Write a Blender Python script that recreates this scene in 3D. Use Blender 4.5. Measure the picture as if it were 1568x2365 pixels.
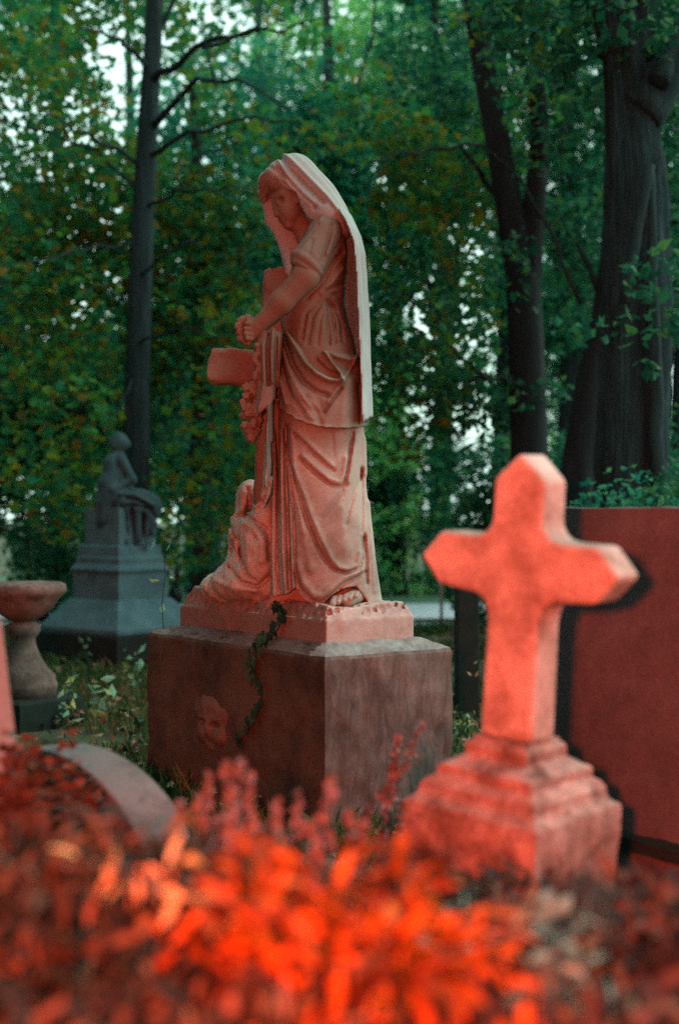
import bpy, math, random
import numpy as np
from mathutils import Vector, noise

for o in list(bpy.data.objects): bpy.data.objects.remove(o)
S = bpy.context.scene
COL = S.collection
R = math.radians

# ---------------------------------------------------------------- camera
F = 3285.0                                   # focal length in pixels of a 1568 px wide picture
CZ = 1.0
cam_d = bpy.data.cameras.new('camera'); cam = bpy.data.objects.new('camera', cam_d); COL.objects.link(cam)
cam.location = (0, 0, CZ); cam.rotation_euler = (R(90), 0, 0)
cam_d.sensor_fit = 'VERTICAL'; cam_d.sensor_height = 36.0; cam_d.lens = 50.0
cam_d.clip_start = 0.02; cam_d.clip_end = 500
cam_d.dof.use_dof = True; cam_d.dof.focus_distance = 4.75; cam_d.dof.aperture_fstop = 1.9
cam_d.dof.aperture_blades = 0
S.camera = cam

# ---------------------------------------------------------------- world, sun, flash
SUN_EL, SUN_AZ = R(48), R(62)                # azimuth measured from +Y towards +X: behind and to the right
w = bpy.data.worlds.new('World'); S.world = w; w.use_nodes = True
nt = w.node_tree; bg = nt.nodes['Background']
sky = nt.nodes.new('ShaderNodeTexSky'); sky.sky_type = 'NISHITA'; sky.sun_disc = False
sky.sun_elevation = SUN_EL; sky.sun_rotation = SUN_AZ; sky.dust_density = 4.0; sky.air_density = 1.5
mix = nt.nodes.new('ShaderNodeMix'); mix.data_type = 'RGBA'; mix.inputs[0].default_value = 0.72
mix.inputs[7].default_value = (9.3, 13.2, 12.0, 1)      # even overcast cloud over the clear sky
nt.links.new(sky.outputs[0], mix.inputs[6]); nt.links.new(mix.outputs[2], bg.inputs[0])
bg.inputs[1].default_value = 0.15

sl = bpy.data.lights.new('overcast_sun', 'SUN'); so = bpy.data.objects.new('overcast_sun', sl); COL.objects.link(so)
sl.energy = 1.2; sl.angle = R(18); sl.color = (0.93, 1.0, 0.97)
sd = Vector((math.sin(SUN_AZ)*math.cos(SUN_EL), math.cos(SUN_AZ)*math.cos(SUN_EL), math.sin(SUN_EL)))
so.rotation_euler = sd.to_track_quat('Z', 'Y').to_euler()

# the photographer's flash with its red gel, held out to the left of the camera
fl = bpy.data.lights.new('red_gel_flash', 'SPOT'); fo = bpy.data.objects.new('red_gel_flash', fl); COL.objects.link(fo)
fl.energy = 620; fl.color = (1.0, 0.10, 0.05); fl.shadow_soft_size = 0.035
fl.spot_size = R(75); fl.spot_blend = 0.6
fo.location = (-0.14, -0.12, 1.06)
fo.rotation_euler = (Vector(fo.location) - Vector((0.15, 4.0, 0.72))).to_track_quat('Z', 'Y').to_euler()

S.view_settings.view_transform = 'Standard'; S.view_settings.look = 'None'
S.view_settings.exposure = 0.25; S.view_settings.gamma = 1.0
S.render.engine = 'CYCLES'
S.cycles.max_bounces = 6; S.cycles.diffuse_bounces = 3; S.cycles.glossy_bounces = 2
S.cycles.transmission_bounces = 3; S.cycles.transparent_max_bounces = 4
S.cycles.use_denoising = False; S.cycles.sample_clamp_indirect = 4; S.cycles.sample_clamp_direct = 3.5

# ---------------------------------------------------------------- helpers
rnd = random.Random(7); nr = np.random.default_rng(11)
def P(px, py, Y): return np.array(((px-784)/F*Y, Y, CZ-(py-1182)/F*Y))
def tag(o, label=None, cat=None, group=None, kind=None):
    if label: o['label'] = label
    if cat: o['category'] = cat
    if group: o['group'] = group
    if kind: o['kind'] = kind
    return o
def empty(name, loc, label, cat, group=None):
    o = bpy.data.objects.new(name, None); COL.objects.link(o); o.location = tuple(loc); o.empty_display_size = .05
    return tag(o, label, cat, group)
def wloc(o):
    v = Vector((0, 0, 0))
    while o is not None: v = v + Vector(o.location); o = o.parent
    return np.array(v)
def mesh(name, V, Fc, mat, parent=None, smooth=True, flat_ngon=False):
    """V in world coordinates; the object's origin is its parent's"""
    V = np.asarray(V, dtype=np.float64)
    org = wloc(parent) if parent is not None else V.mean(0)*np.array((1, 1, 0)) + np.array((0, 0, V[:, 2].min()))
    me = bpy.data.meshes.new(name)
    Vl = (V-org).astype(np.float32)
    if isinstance(Fc, np.ndarray):
        k = Fc.shape[1]; n = len(Fc)
        me.vertices.add(len(Vl)); me.vertices.foreach_set('co', Vl.ravel())
        me.loops.add(n*k); me.loops.foreach_set('vertex_index', Fc.astype(np.int32).ravel())
        me.polygons.add(n); me.polygons.foreach_set('loop_start', np.arange(0, n*k, k, dtype=np.int32))
        me.update(calc_edges=True)
    else:
        me.from_pydata([tuple(v) for v in Vl], [], [tuple(f) for f in Fc]); me.update()
    me.polygons.foreach_set('use_smooth', np.full(len(me.polygons), smooth))
    me.materials.append(mat)
    o = bpy.data.objects.new(name, me); COL.objects.link(o)
    if parent is not None: o.parent = parent
    else: o.location = tuple(org)
    return o
def bevel(o, wd, seg=2):
    m = o.modifiers.new('bevel', 'BEVEL'); m.width = wd; m.segments = seg; m.limit_method = 'ANGLE'; m.angle_limit = R(25)
    return o
class MB:
    def __init__(s): s.V = []; s.F = []
    def add(s, V, Fc):
        b = len(s.V); s.V += [tuple(v) for v in V]; s.F += [tuple(int(i)+b for i in f) for f in Fc]
    def tube(s, pts, rad, n=8, squash=1.0, cap=True):
        pts = [np.array(p, float) for p in pts]; m = len(pts); V = []; ref = np.array((.13, 1, .21))
        for i, p in enumerate(pts):
            t = pts[min(i+1, m-1)]-pts[max(i-1, 0)]; t /= np.linalg.norm(t)+1e-9
            a = np.cross(t, ref); a /= np.linalg.norm(a)+1e-9; b = np.cross(t, a)
            for k in range(n):
                th = 2*math.pi*k/n; V.append(p+rad[i]*(math.cos(th)*a+squash*math.sin(th)*b))
        Fc = [(i*n+k, i*n+(k+1) % n, (i+1)*n+(k+1) % n, (i+1)*n+k) for i in range(m-1) for k in range(n)]
        if cap: Fc += [tuple(range(n))[::-1], tuple((m-1)*n+k for k in range(n))]
        s.add(V, Fc)
    def build(s, name, mat, parent=None, smooth=True): return mesh(name, np.array(s.V), s.F, mat, parent, smooth)
def prism_rings(rings):
    """rings: list of (k,3) arrays, closed solid"""
    k = len(rings[0]); V = np.concatenate(rings); n = len(rings)
    Fc = [(i*k+j, i*k+(j+1) % k, (i+1)*k+(j+1) % k, (i+1)*k+j) for i in range(n-1) for j in range(k)]
    Fc += [tuple(range(k))[::-1], tuple((n-1)*k+j for j in range(k))]
    return V, Fc
def subdiv_noise(o, cuts, amp, scale, seed=0.0):
    """roughen a mesh: simple subdivision, then a real displacement of the vertices"""
    import bmesh
    bm = bmesh.new(); bm.from_mesh(o.data)
    bmesh.ops.subdivide_edges(bm, edges=bm.edges[:], cuts=cuts, use_grid_fill=True)
    bm.normal_update()
    for v in bm.verts:
        p = Vector(v.co)*scale+Vector((seed, seed*1.7, 0))
        v.co += v.normal*amp*(noise.fractal(p, .8, 2.1, 4))
    bm.to_mesh(o.data); bm.free()
    o.data.polygons.foreach_set('use_smooth', np.full(len(o.data.polygons), True)); o.data.set_sharp_from_angle(angle=R(38))
    return o
def sm(a, b, x):
    t = np.clip((x-a)/(b-a), 0, 1); return t*t*(3-2*t)

# ---------------------------------------------------------------- materials
def new_mat(name):
    m = bpy.data.materials.new(name); m.use_nodes = True
    n = m.node_tree.nodes; return m, n, m.node_tree.links, n['Principled BSDF']
def ramp(n, stops):
    r = n.new('ShaderNodeValToRGB'); e = r.color_ramp.elements
    while len(e) < len(stops): e.new(.5)
    for i, (p, c) in enumerate(stops):
        e[i].position = p; e[i].color = (*c, 1) if len(c) == 3 else c
    return r
def stone(name, c1, c2, stain, scale=9, grain=160, rough=.9, bump=.35, stain_amt=.5, stain_scale=4, stretch=(1, 1, 1), rot=(0, 0, 0), spec=.2, bdist=.004):
    m, n, L, b = new_mat(name)
    tc = n.new('ShaderNodeTexCoord'); mp = n.new('ShaderNodeMapping'); mp.inputs['Scale'].default_value = stretch
    mp.inputs['Rotation'].default_value = rot
    L.new(tc.outputs['Object'], mp.inputs[0])
    n1 = n.new('ShaderNodeTexNoise'); n1.inputs['Scale'].default_value = scale; n1.inputs['Detail'].default_value = 8; n1.inputs['Roughness'].default_value = .65
    n2 = n.new('ShaderNodeTexNoise'); n2.inputs['Scale'].default_value = grain; n2.inputs['Detail'].default_value = 3
    n3 = n.new('ShaderNodeTexNoise'); n3.inputs['Scale'].default_value = stain_scale; n3.inputs['Detail'].default_value = 6; n3.inputs['Roughness'].default_value = .7
    L.new(mp.outputs[0], n1.inputs[0]); L.new(tc.outputs['Object'], n2.inputs[0]); L.new(mp.outputs[0], n3.inputs[0])
    r1 = ramp(n, [(.3, c1), (.7, c2)]); L.new(n1.outputs[0], r1.inputs[0])
    r3 = ramp(n, [(.46, (0, 0, 0)), (.66, (stain_amt,)*3)]); L.new(n3.outputs[0], r3.inputs[0])
    mx = n.new('ShaderNodeMix'); mx.data_type = 'RGBA'; L.new(r3.outputs[0], mx.inputs[0]); L.new(r1.outputs[0], mx.inputs[6]); mx.inputs[7].default_value = (*stain, 1)
    r2 = ramp(n, [(.25, (.74, .74, .74)), (.75, (1.18, 1.18, 1.18))]); L.new(n2.outputs[0], r2.inputs[0])
    mu = n.new('ShaderNodeMix'); mu.data_type = 'RGBA'; mu.blend_type = 'MULTIPLY'; mu.inputs[0].default_value = .8
    L.new(mx.outputs[2], mu.inputs[6]); L.new(r2.outputs[0], mu.inputs[7]); L.new(mu.outputs[2], b.inputs['Base Color'])
    ad = n.new('ShaderNodeMath'); ad.operation = 'MULTIPLY_ADD'; ad.inputs[1].default_value = .25
    L.new(n2.outputs[0], ad.inputs[0]); L.new(n1.outputs[0], ad.inputs[2])
    bp = n.new('ShaderNodeBump'); bp.inputs['Strength'].default_value = bump; bp.inputs['Distance'].default_value = bdist
    L.new(ad.outputs[0], bp.inputs['Height']); L.new(bp.outputs[0], b.inputs['Normal'])
    b.inputs['Roughness'].default_value = rough; b.inputs['Specular IOR Level'].default_value = spec
    return m
def leaf_mat(name, stops, trans=.35, rough=.55, clump=0.0, clump_scale=1.2, dark=.55):
    m, n, L, b = new_mat(name); out = n['Material Output']
    g = n.new('ShaderNodeNewGeometry')
    r = ramp(n, stops); r.color_ramp.interpolation = 'LINEAR'
    L.new(g.outputs['Random Per Island'], r.inputs[0]); col = r.outputs[0]
    if clump:
        tc = n.new('ShaderNodeTexCoord'); nz = n.new('ShaderNodeTexNoise'); nz.inputs['Scale'].default_value = clump_scale; nz.inputs['Detail'].default_value = 2
        L.new(tc.outputs['Object'], nz.inputs[0])
        rr = ramp(n, [(.4, (1, 1, 1)), (.62, (dark,)*3)]); L.new(nz.outputs[0], rr.inputs[0])
        mu = n.new('ShaderNodeMix'); mu.data_type = 'RGBA'; mu.blend_type = 'MULTIPLY'; mu.inputs[0].default_value = clump
        L.new(col, mu.inputs[6]); L.new(rr.outputs[0], mu.inputs[7]); col = mu.outputs[2]
    L.new(col, b.inputs['Base Color']); b.inputs['Roughness'].default_value = rough; b.inputs['Specular IOR Level'].default_value = .12
    tr = n.new('ShaderNodeBsdfTranslucent'); L.new(col, tr.inputs[0])
    ms = n.new('ShaderNodeMixShader'); ms.inputs[0].default_value = trans
    L.new(b.outputs[0], ms.inputs[1]); L.new(tr.outputs[0], ms.inputs[2]); L.new(ms.outputs[0], out.inputs[0])
    return m
def bark(name, c1, c2, sc=14, bump=.8):
    return stone(name, c1, c2, (.02, .025, .02), scale=sc, grain=70, rough=.95, bump=bump, stain_amt=.4, stretch=(1, 1, .12), bdist=.03)

M = {}
M['marble'] = stone('weathered_marble', (.36, .285, .24), (.49, .40, .34), (.17, .12, .09), scale=6, grain=220, stain_amt=.8, stain_scale=3.2, bump=.35)
def darken_top(m, z0, z1, col, amt):
    """old grime plus weaker light on the upper figure, both put into the colour (object z in metres above the block)"""
    n = m.node_tree.nodes; L = m.node_tree.links; b = n['Principled BSDF']; src = b.inputs['Base Color'].links[0].from_socket
    tc = n.new('ShaderNodeTexCoord'); sp = n.new('ShaderNodeSeparateXYZ'); L.new(tc.outputs['Object'], sp.inputs[0])
    nz = n.new('ShaderNodeTexNoise'); nz.inputs['Scale'].default_value = 6; nz.inputs['Detail'].default_value = 6; L.new(tc.outputs['Object'], nz.inputs[0])
    ad = n.new('ShaderNodeMath'); ad.operation = 'MULTIPLY_ADD'; ad.inputs[1].default_value = .55; L.new(nz.outputs[0], ad.inputs[0]); L.new(sp.outputs[2], ad.inputs[2])
    mr = n.new('ShaderNodeMapRange'); mr.inputs[1].default_value = z0+.27; mr.inputs[2].default_value = z1+.27; mr.inputs[3].default_value = 0; mr.inputs[4].default_value = amt; L.new(ad.outputs[0], mr.inputs[0])
    mx = n.new('ShaderNodeMix'); mx.data_type = 'RGBA'; L.new(mr.outputs[0], mx.inputs[0]); L.new(src, mx.inputs[6]); mx.inputs[7].default_value = (*col, 1); L.new(mx.outputs[2], b.inputs['Base Color'])
darken_top(M['marble'], .55, .85, (.125, .08, .05), .80)
M['veil'] = stone('veil_marble', (.29, .345, .335), (.43, .49, .475), (.17, .17, .16), scale=10, grain=190, stain_amt=.4, stretch=(1, 1, .3), bump=.3)
M['rustic'] = stone('rough_carved_stone', (.15, .105, .075), (.27, .19, .145), (.08, .055, .04), scale=16, grain=150, stain_amt=.6, bump=.6)
M['plinth'] = stone('plinth_marble', (.40, .33, .29), (.52, .44, .40), (.20, .15, .12), scale=9, grain=170, stain_amt=.4)
M['cross'] = stone('cross_stone', (.36, .29, .24), (.60, .52, .46), (.18, .11, .075), scale=8, grain=120, stain_amt=.85, stain_scale=6, bump=.6)
M['base'] = stone('blotched_base_stone', (.17, .11, .085), (.46, .36, .31), (.07, .038, .026), scale=11, grain=110, stain_amt=.9, stain_scale=9, bump=.8, bdist=.008)
M['slab'] = stone('brown_slab', (.085, .065, .066), (.15, .115, .118), (.05, .038, .038), scale=5, grain=110, stain_amt=.7, stain_scale=2.6, rough=.8, bump=.4)
M['pink'] = stone('pale_gravestone', (.17, .13, .12), (.25, .19, .175), (.10, .06, .05), scale=9, grain=140, stain_amt=.6, stain_scale=8)
M['tablet'] = stone('tablet_granite', (.07, .07, .068), (.17, .165, .16), (.035, .036, .032), scale=12, grain=120, stain_amt=.6, stain_scale=6)
M['bath'] = stone('bath_stone', (.11, .065, .05), (.27, .18, .155), (.05, .035, .03), scale=14, grain=120, stain_amt=.7, stain_scale=9, bump=.6)
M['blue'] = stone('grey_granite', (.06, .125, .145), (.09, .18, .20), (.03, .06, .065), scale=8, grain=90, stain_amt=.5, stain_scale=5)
M['dark'] = stone('dark_mossy_stone', (.010, .016, .014), (.022, .032, .026), (.008, .014, .010), scale=9, grain=90, stain_amt=.5)
M['bark'] = bark('dark_bark', (.008, .013, .014), (.022, .032, .034))
M['bark2'] = bark('grey_bark', (.007, .018, .020), (.032, .066, .070), sc=18, bump=1.0)

M['lit_top'] = stone('sky_lit_stone', (.13, .125, .11), (.30, .31, .295), (.08, .07, .06), scale=22, grain=120, stain_amt=.6, stain_scale=14, stretch=(1, .4, 1), rot=(0, 0, .6))  # sky light on the block's top, painted in as a paler stone
M['grimy'] = stone('grimy_marble', (.17, .13, .105), (.30, .24, .20), (.09, .065, .05), scale=8, grain=180, stain_amt=.7, stain_scale=4, bump=.35)
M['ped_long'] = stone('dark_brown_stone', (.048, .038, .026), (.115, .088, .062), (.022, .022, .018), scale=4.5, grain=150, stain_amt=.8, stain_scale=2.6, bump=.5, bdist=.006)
M['ped_relief'] = stone('relief_stone', (.085, .055, .04), (.17, .11, .08), (.04, .03, .022), scale=7, grain=150, stain_amt=.6, stain_scale=10, bump=.5)
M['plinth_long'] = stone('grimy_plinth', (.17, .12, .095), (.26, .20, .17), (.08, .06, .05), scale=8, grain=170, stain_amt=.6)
darken_top(M['veil'], .7, 1.2, (.20, .185, .165), .55)
darken_top(M['grimy'], .3, .6, (.13, .09, .062), .5)
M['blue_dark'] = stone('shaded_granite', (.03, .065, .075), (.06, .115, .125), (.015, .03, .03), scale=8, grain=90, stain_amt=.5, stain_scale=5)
def pedestal_mat():
    """brown stone: tooling streaks slanting down one end, a big stained patch on the long face"""
    m = stone('stained_brown_stone', (.09, .073, .062), (.17, .14, .125), (.042, .036, .032), scale=4.5, grain=150, stain_amt=.7, stain_scale=2.4, bump=.6, bdist=.006)
    n = m.node_tree.nodes; L = m.node_tree.links; b = n['Principled BSDF']
    src = b.inputs['Base Color'].links[0].from_socket
    tc = n.new('ShaderNodeTexCoord'); mp = n.new('ShaderNodeMapping')
    mp.inputs['Rotation'].default_value = (R(20), R(-24), 0); mp.inputs['Scale'].default_value = (15, 15, 3.6)
    L.new(tc.outputs['Object'], mp.inputs[0])
    nz = n.new('ShaderNodeTexNoise'); nz.inputs['Scale'].default_value = 1.6; nz.inputs['Detail'].default_value = 9; nz.inputs['Roughness'].default_value = .72; nz.inputs['Distortion'].default_value = .9; L.new(mp.outputs[0], nz.inputs[0])
    rr = ramp(n, [(.36, (.55, .55, .55)), (.64, (1.5, 1.55, 1.55))]); L.new(nz.outputs[0], rr.inputs[0])
    mu = n.new('ShaderNodeMix'); mu.data_type = 'RGBA'; mu.blend_type = 'MULTIPLY'; mu.inputs[0].default_value = .75
    L.new(src, mu.inputs[6]); L.new(rr.outputs[0], mu.inputs[7]); L.new(mu.outputs[2], b.inputs['Base Color'])
    return m
M['pedestal'] = pedestal_mat()

# ---------------------------------------------------------------- signed distance sculpting
class Grid:
    def __init__(s, lo, hi, h):
        s.lo = np.array(lo, float); s.h = h
        n = np.ceil((np.array(hi)-s.lo)/h).astype(int)+1
        s.X = (s.lo[0]+h*np.arange(n[0]))[:, None, None].astype(np.float32)
        s.Y = (s.lo[1]+h*np.arange(n[1]))[None, :, None].astype(np.float32)
        s.Z = (s.lo[2]+h*np.arange(n[2]))[None, None, :].astype(np.float32)
        s.n = n
    def full(s, d): return np.broadcast_to(d, tuple(s.n)).astype(np.float32)
    def ell(s, c, r):
        a = np.sqrt(((s.X-c[0])/r[0])**2+((s.Y-c[1])/r[1])**2+((s.Z-c[2])/r[2])**2)
        return (a-1)*min(r)
    def cap(s, a, b, ra, rb, sy=1.0):
        a = np.array(a, float); b = np.array(b, float); d = b-a; L2 = float((d*d).sum())+1e-12
        t = np.clip(((s.X-a[0])*d[0]+(s.Y-a[1])*d[1]+(s.Z-a[2])*d[2])/L2, 0, 1)
        return np.sqrt((s.X-a[0]-t*d[0])**2+((s.Y-a[1]-t*d[1])/sy)**2+(s.Z-a[2]-t*d[2])**2)-(ra+(rb-ra)*t)
    def tor(s, c, ax, Rr, r, sq=1.0):
        ax = np.array(ax, float); ax /= np.linalg.norm(ax)
        px, py, pz = s.X-c[0], s.Y-c[1], s.Z-c[2]; hh = px*ax[0]+py*ax[1]+pz*ax[2]
        rad = np.sqrt((px-hh*ax[0])**2+((py-hh*ax[1])/sq)**2+(pz-hh*ax[2])**2)
        return np.sqrt((rad-Rr)**2+hh**2)-r
    def loft(s, z, l, r, ry, cy=0.0, p=2.0):
        """elliptical sections: z descending or ascending lists"""
        o = np.argsort(z); z = np.array(z)[o]; f = lambda v: np.interp(s.Z, z, (np.array(v)[o] if np.ndim(v) else np.full(len(z), v)))
        L_, R_, Y_, C_ = f(l), f(r), f(ry), f(cy); cx = (L_+R_)/2; rx = (R_-L_)/2
        a = (np.abs((s.X-cx)/rx)**p+np.abs((s.Y-C_)/Y_)**p)**(1/p)
        d = (a-1)*np.minimum(rx, Y_)
        return np.maximum(d, np.maximum(z[0]-s.Z, s.Z-z[-1]))
    def noise(s, sc, seed=0, k=7):
        g = np.random.default_rng(seed); out = 0
        for i in range(k):
            v = g.normal(size=3); v /= np.linalg.norm(v); v *= sc*g.uniform(.6, 1.7)
            out = out+np.sin(s.X*v[0]+s.Y*v[1]+s.Z*v[2]+g.uniform(0, 6.28))
        return out/k
    def lines(s, items):
        """folds: (points [(x,z)..], width, amplitude) gaussian ridges seen across the y axis -> (nx,1,nz)"""
        X2 = s.X[:, 0, :]; Z2 = s.Z[0, 0, :][None, :]; out = np.zeros((s.n[0], s.n[2]), np.float32)
        for pts, wd, am in items:
            d = np.full(out.shape, 1e3, np.float32)
            for (x0, z0), (x1, z1) in zip(pts[:-1], pts[1:]):
                dx, dz = x1-x0, z1-z0; t = np.clip(((X2-x0)*dx+(Z2-z0)*dz)/(dx*dx+dz*dz+1e-12), 0, 1)
                d = np.minimum(d, np.hypot(X2-x0-t*dx, Z2-z0-t*dz))
            out += am*np.exp(-(d/wd)**2)
        return out[:, None, :]
    def mesh(s, D):
        D = s.full(D).copy(); D[0] = D[-1] = 1; D[:, 0] = D[:, -1] = 1; D[:, :, 0] = D[:, :, -1] = 1
        ins = D < 0; nx, ny, nz = D.shape
        c = [(i, j, k) for i in (0, 1) for j in (0, 1) for k in (0, 1)]
        cnt = sum(ins[i:nx-1+i, j:ny-1+j, k:nz-1+k].astype(np.int8) for i, j, k in c)
        cells = np.argwhere((cnt > 0) & (cnt < 8))
        val = np.stack([D[cells[:, 0]+i, cells[:, 1]+j, cells[:, 2]+k] for i, j, k in c], 1)
        C = np.array(c, float); acc = np.zeros((len(cells), 3)); num = np.zeros(len(cells))
        for a in range(8):
            for b in range(a+1, 8):
                if np.abs(C[a]-C[b]).sum() != 1: continue
                m = (val[:, a] < 0) != (val[:, b] < 0); t = val[m, a]/(val[m, a]-val[m, b])
                acc[m] += C[a]+t[:, None]*(C[b]-C[a]); num[m] += 1
        V = s.lo+s.h*(cells+acc/num[:, None])
        idx = np.full((nx-1, ny-1, nz-1), -1, np.int32); idx[tuple(cells.T)] = np.arange(len(cells))
        Fs = []
        for ax in range(3):
            sl0 = [slice(None)]*3; sl1 = [slice(None)]*3; sl0[ax] = slice(0, -1); sl1[ax] = slice(1, None)
            a0, a1 = ins[tuple(sl0)], ins[tuple(sl1)]
            for sign, mk in ((1, a0 & ~a1), (-1, ~a0 & a1)):
                e = np.argwhere(mk); u, v = (ax+1) % 3, (ax+2) % 3
                du = np.zeros(3, int); du[u] = 1; dv = np.zeros(3, int); dv[v] = 1
                q = [idx[tuple((e-du-dv).T)], idx[tuple((e-dv).T)], idx[tuple(e.T)], idx[tuple((e-du).T)]]
                if sign < 0: q = q[::-1]
                Fs.append(np.stack(q, 1))
        return V, np.concatenate(Fs)
def smin(a, b, k):
    h = np.clip(.5+.5*(b-a)/k, 0, 1); return b*(1-h)+a*h-k*h*(1-h)
# ================================================================ THE SETTING
def ground():
    n = 150; xs = np.concatenate([-np.geomspace(60, 4, 25), np.linspace(-3.8, 3.8, 90), np.geomspace(4, 60, 25)])
    ys = np.concatenate([np.linspace(-8, 1, 12), np.linspace(1.1, 11, 120), np.geomspace(11.2, 150, 40)])
    V = []
    for y in ys:
        for x in xs:
            z = .035*noise.fractal(Vector((x*.9, y*.9, 0)), 1, 2, 4)*(1 if y < 11.5 else .2)
            if 12.2 < y < 15.6: z = 0
            V.append((x, y, z-.01))
    m = len(xs); Fc = np.array([(j*m+i, j*m+i+1, (j+1)*m+i+1, (j+1)*m+i) for j in range(len(ys)-1) for i in range(m-1)])
    mt = stone('soil_and_grass', (.035, .05, .025), (.09, .085, .05), (.03, .07, .03), scale=5, grain=60, stain_amt=.7, stain_scale=2, bump=1, bdist=.03)
    tag(mesh('ground', V, Fc, mt), kind='structure')
ground()
def strip(name, y0, y1, z, mat):
    V = [(-60, y0, z), (60, y0+1.0, z), (60, y1+1.0, z), (-60, y1, z)]
    return tag(mesh(name, V, [(0, 1, 2, 3)], mat), kind='structure')
asph = stone('pale_asphalt', (.36, .42, .46), (.45, .50, .54), (.28, .33, .36), scale=3, grain=40, bump=.1)
strip('road', 12.75, 14.95, .006, asph)
verge = stone('verge_grass', (.05, .13, .07), (.09, .19, .10), (.04, .09, .05), scale=6, grain=40, bump=1, bdist=.03)
strip('verge', 14.97, 21, .008, verge)
strip('path', 11.9, 12.35, .006, asph)

# ================================================================ PEDESTAL AND MOURNER
TH = .634; U = np.array((math.cos(TH), math.sin(TH), 0)); W = np.array((-math.sin(TH), math.cos(TH), 0))
PC = np.array((-.171, 5.0, 0))
def quad(a, b, z, c=PC): return np.array([c-a*U-b*W, c+a*U-b*W, c+a*U+b*W, c-a*U+b*W])+np.array((0, 0, z))
V, Fc = prism_rings([quad(.258, .564, -.05), quad(.258, .564, .540), quad(.252, .558, .551), quad(.19, .475, .584)])
o = mesh('stone_pedestal', V, Fc, M['pedestal']); subdiv_noise(o, 36, .007, 10, 3)
o.data.materials.append(M['ped_long']); o.data.materials.append(M['lit_top'])
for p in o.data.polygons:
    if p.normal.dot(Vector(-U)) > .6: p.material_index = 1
    if p.normal.z > .7 and (Vector(p.center)+o.location-Vector(PC)).dot(Vector(W)) < -.46: p.material_index = 2
tag(o, 'big brown stained stone block carrying the veiled mourner statue', 'pedestal')

# carved head in low relief, low on the long face
def relief():
    c = PC-U*.258; k = (492-784)/F; Yr = (PC@U-.248)/(k*U[0]+U[1]); c = P(494, 1672, Yr); s1 = Yr/F/ .62
    g = Grid(c-.2, c+.2, .005); uu = (g.X-c[0])*-U[0]+(g.Y-c[1])*-U[1]; ww = -((g.X-c[0])*W[0]+(g.Y-c[1])*W[1]); zz_ = g.Z-c[2]
    def el(w_, z, u_, a, b, d): return (np.sqrt(((ww-w_)/a)**2+((zz_-z)/b)**2+((uu-u_)/d)**2)-1)*min(a, b, d)
    D = smin(el(0, 0, -.01, .115, .105, .034), el(0, .055, -.01, .145, .06, .030), .02)
    D = smin(D, el(.005, -.014, .020, .020, .032, .020), .01); D = smin(D, el(0, .022, .012, .055, .010, .010), .01)
    for sx in (-1, 1): D = np.maximum(D, -el(sx*.045, .002, .026, .030, .014, .018)); D = smin(D, el(sx*.055, -.035, .006, .04, .03, .022), .015)
    D = np.maximum(D, -el(.004, -.062, .026, .036, .008, .012)); D = smin(D, el(.003, -.075, .008, .02, .014, .012), .012)
    D = D-.006*g.noise(70, 78)*sm(.02, .06, zz_)-.0022*g.noise(110, 77)
    V, Fc = g.mesh(np.maximum(D, -.03-uu)); mesh('carved_head', V, Fc, M['ped_relief'], o)
relief()
SD = 4.85
def qx(x): return (457.3+x/3-784)/F*SD
def qz(z): return CZ-((326.7+z/3)-1182)/F*SD
Q = SD/F/3
def q3(x, z, y=0.0): return (qx(x), SD+y, qz(z))
def qp(pts): return [(qx(x), qz(z)) for x, z in pts]
def fold(items): return [(qp(p), w_*Q, a*Q) for p, w_, a in items]
root = empty('mourner_statue', (PC[0], PC[1], .584), 'veiled marble woman bowed over a rustic cross, standing on the brown block', 'statue')

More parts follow.
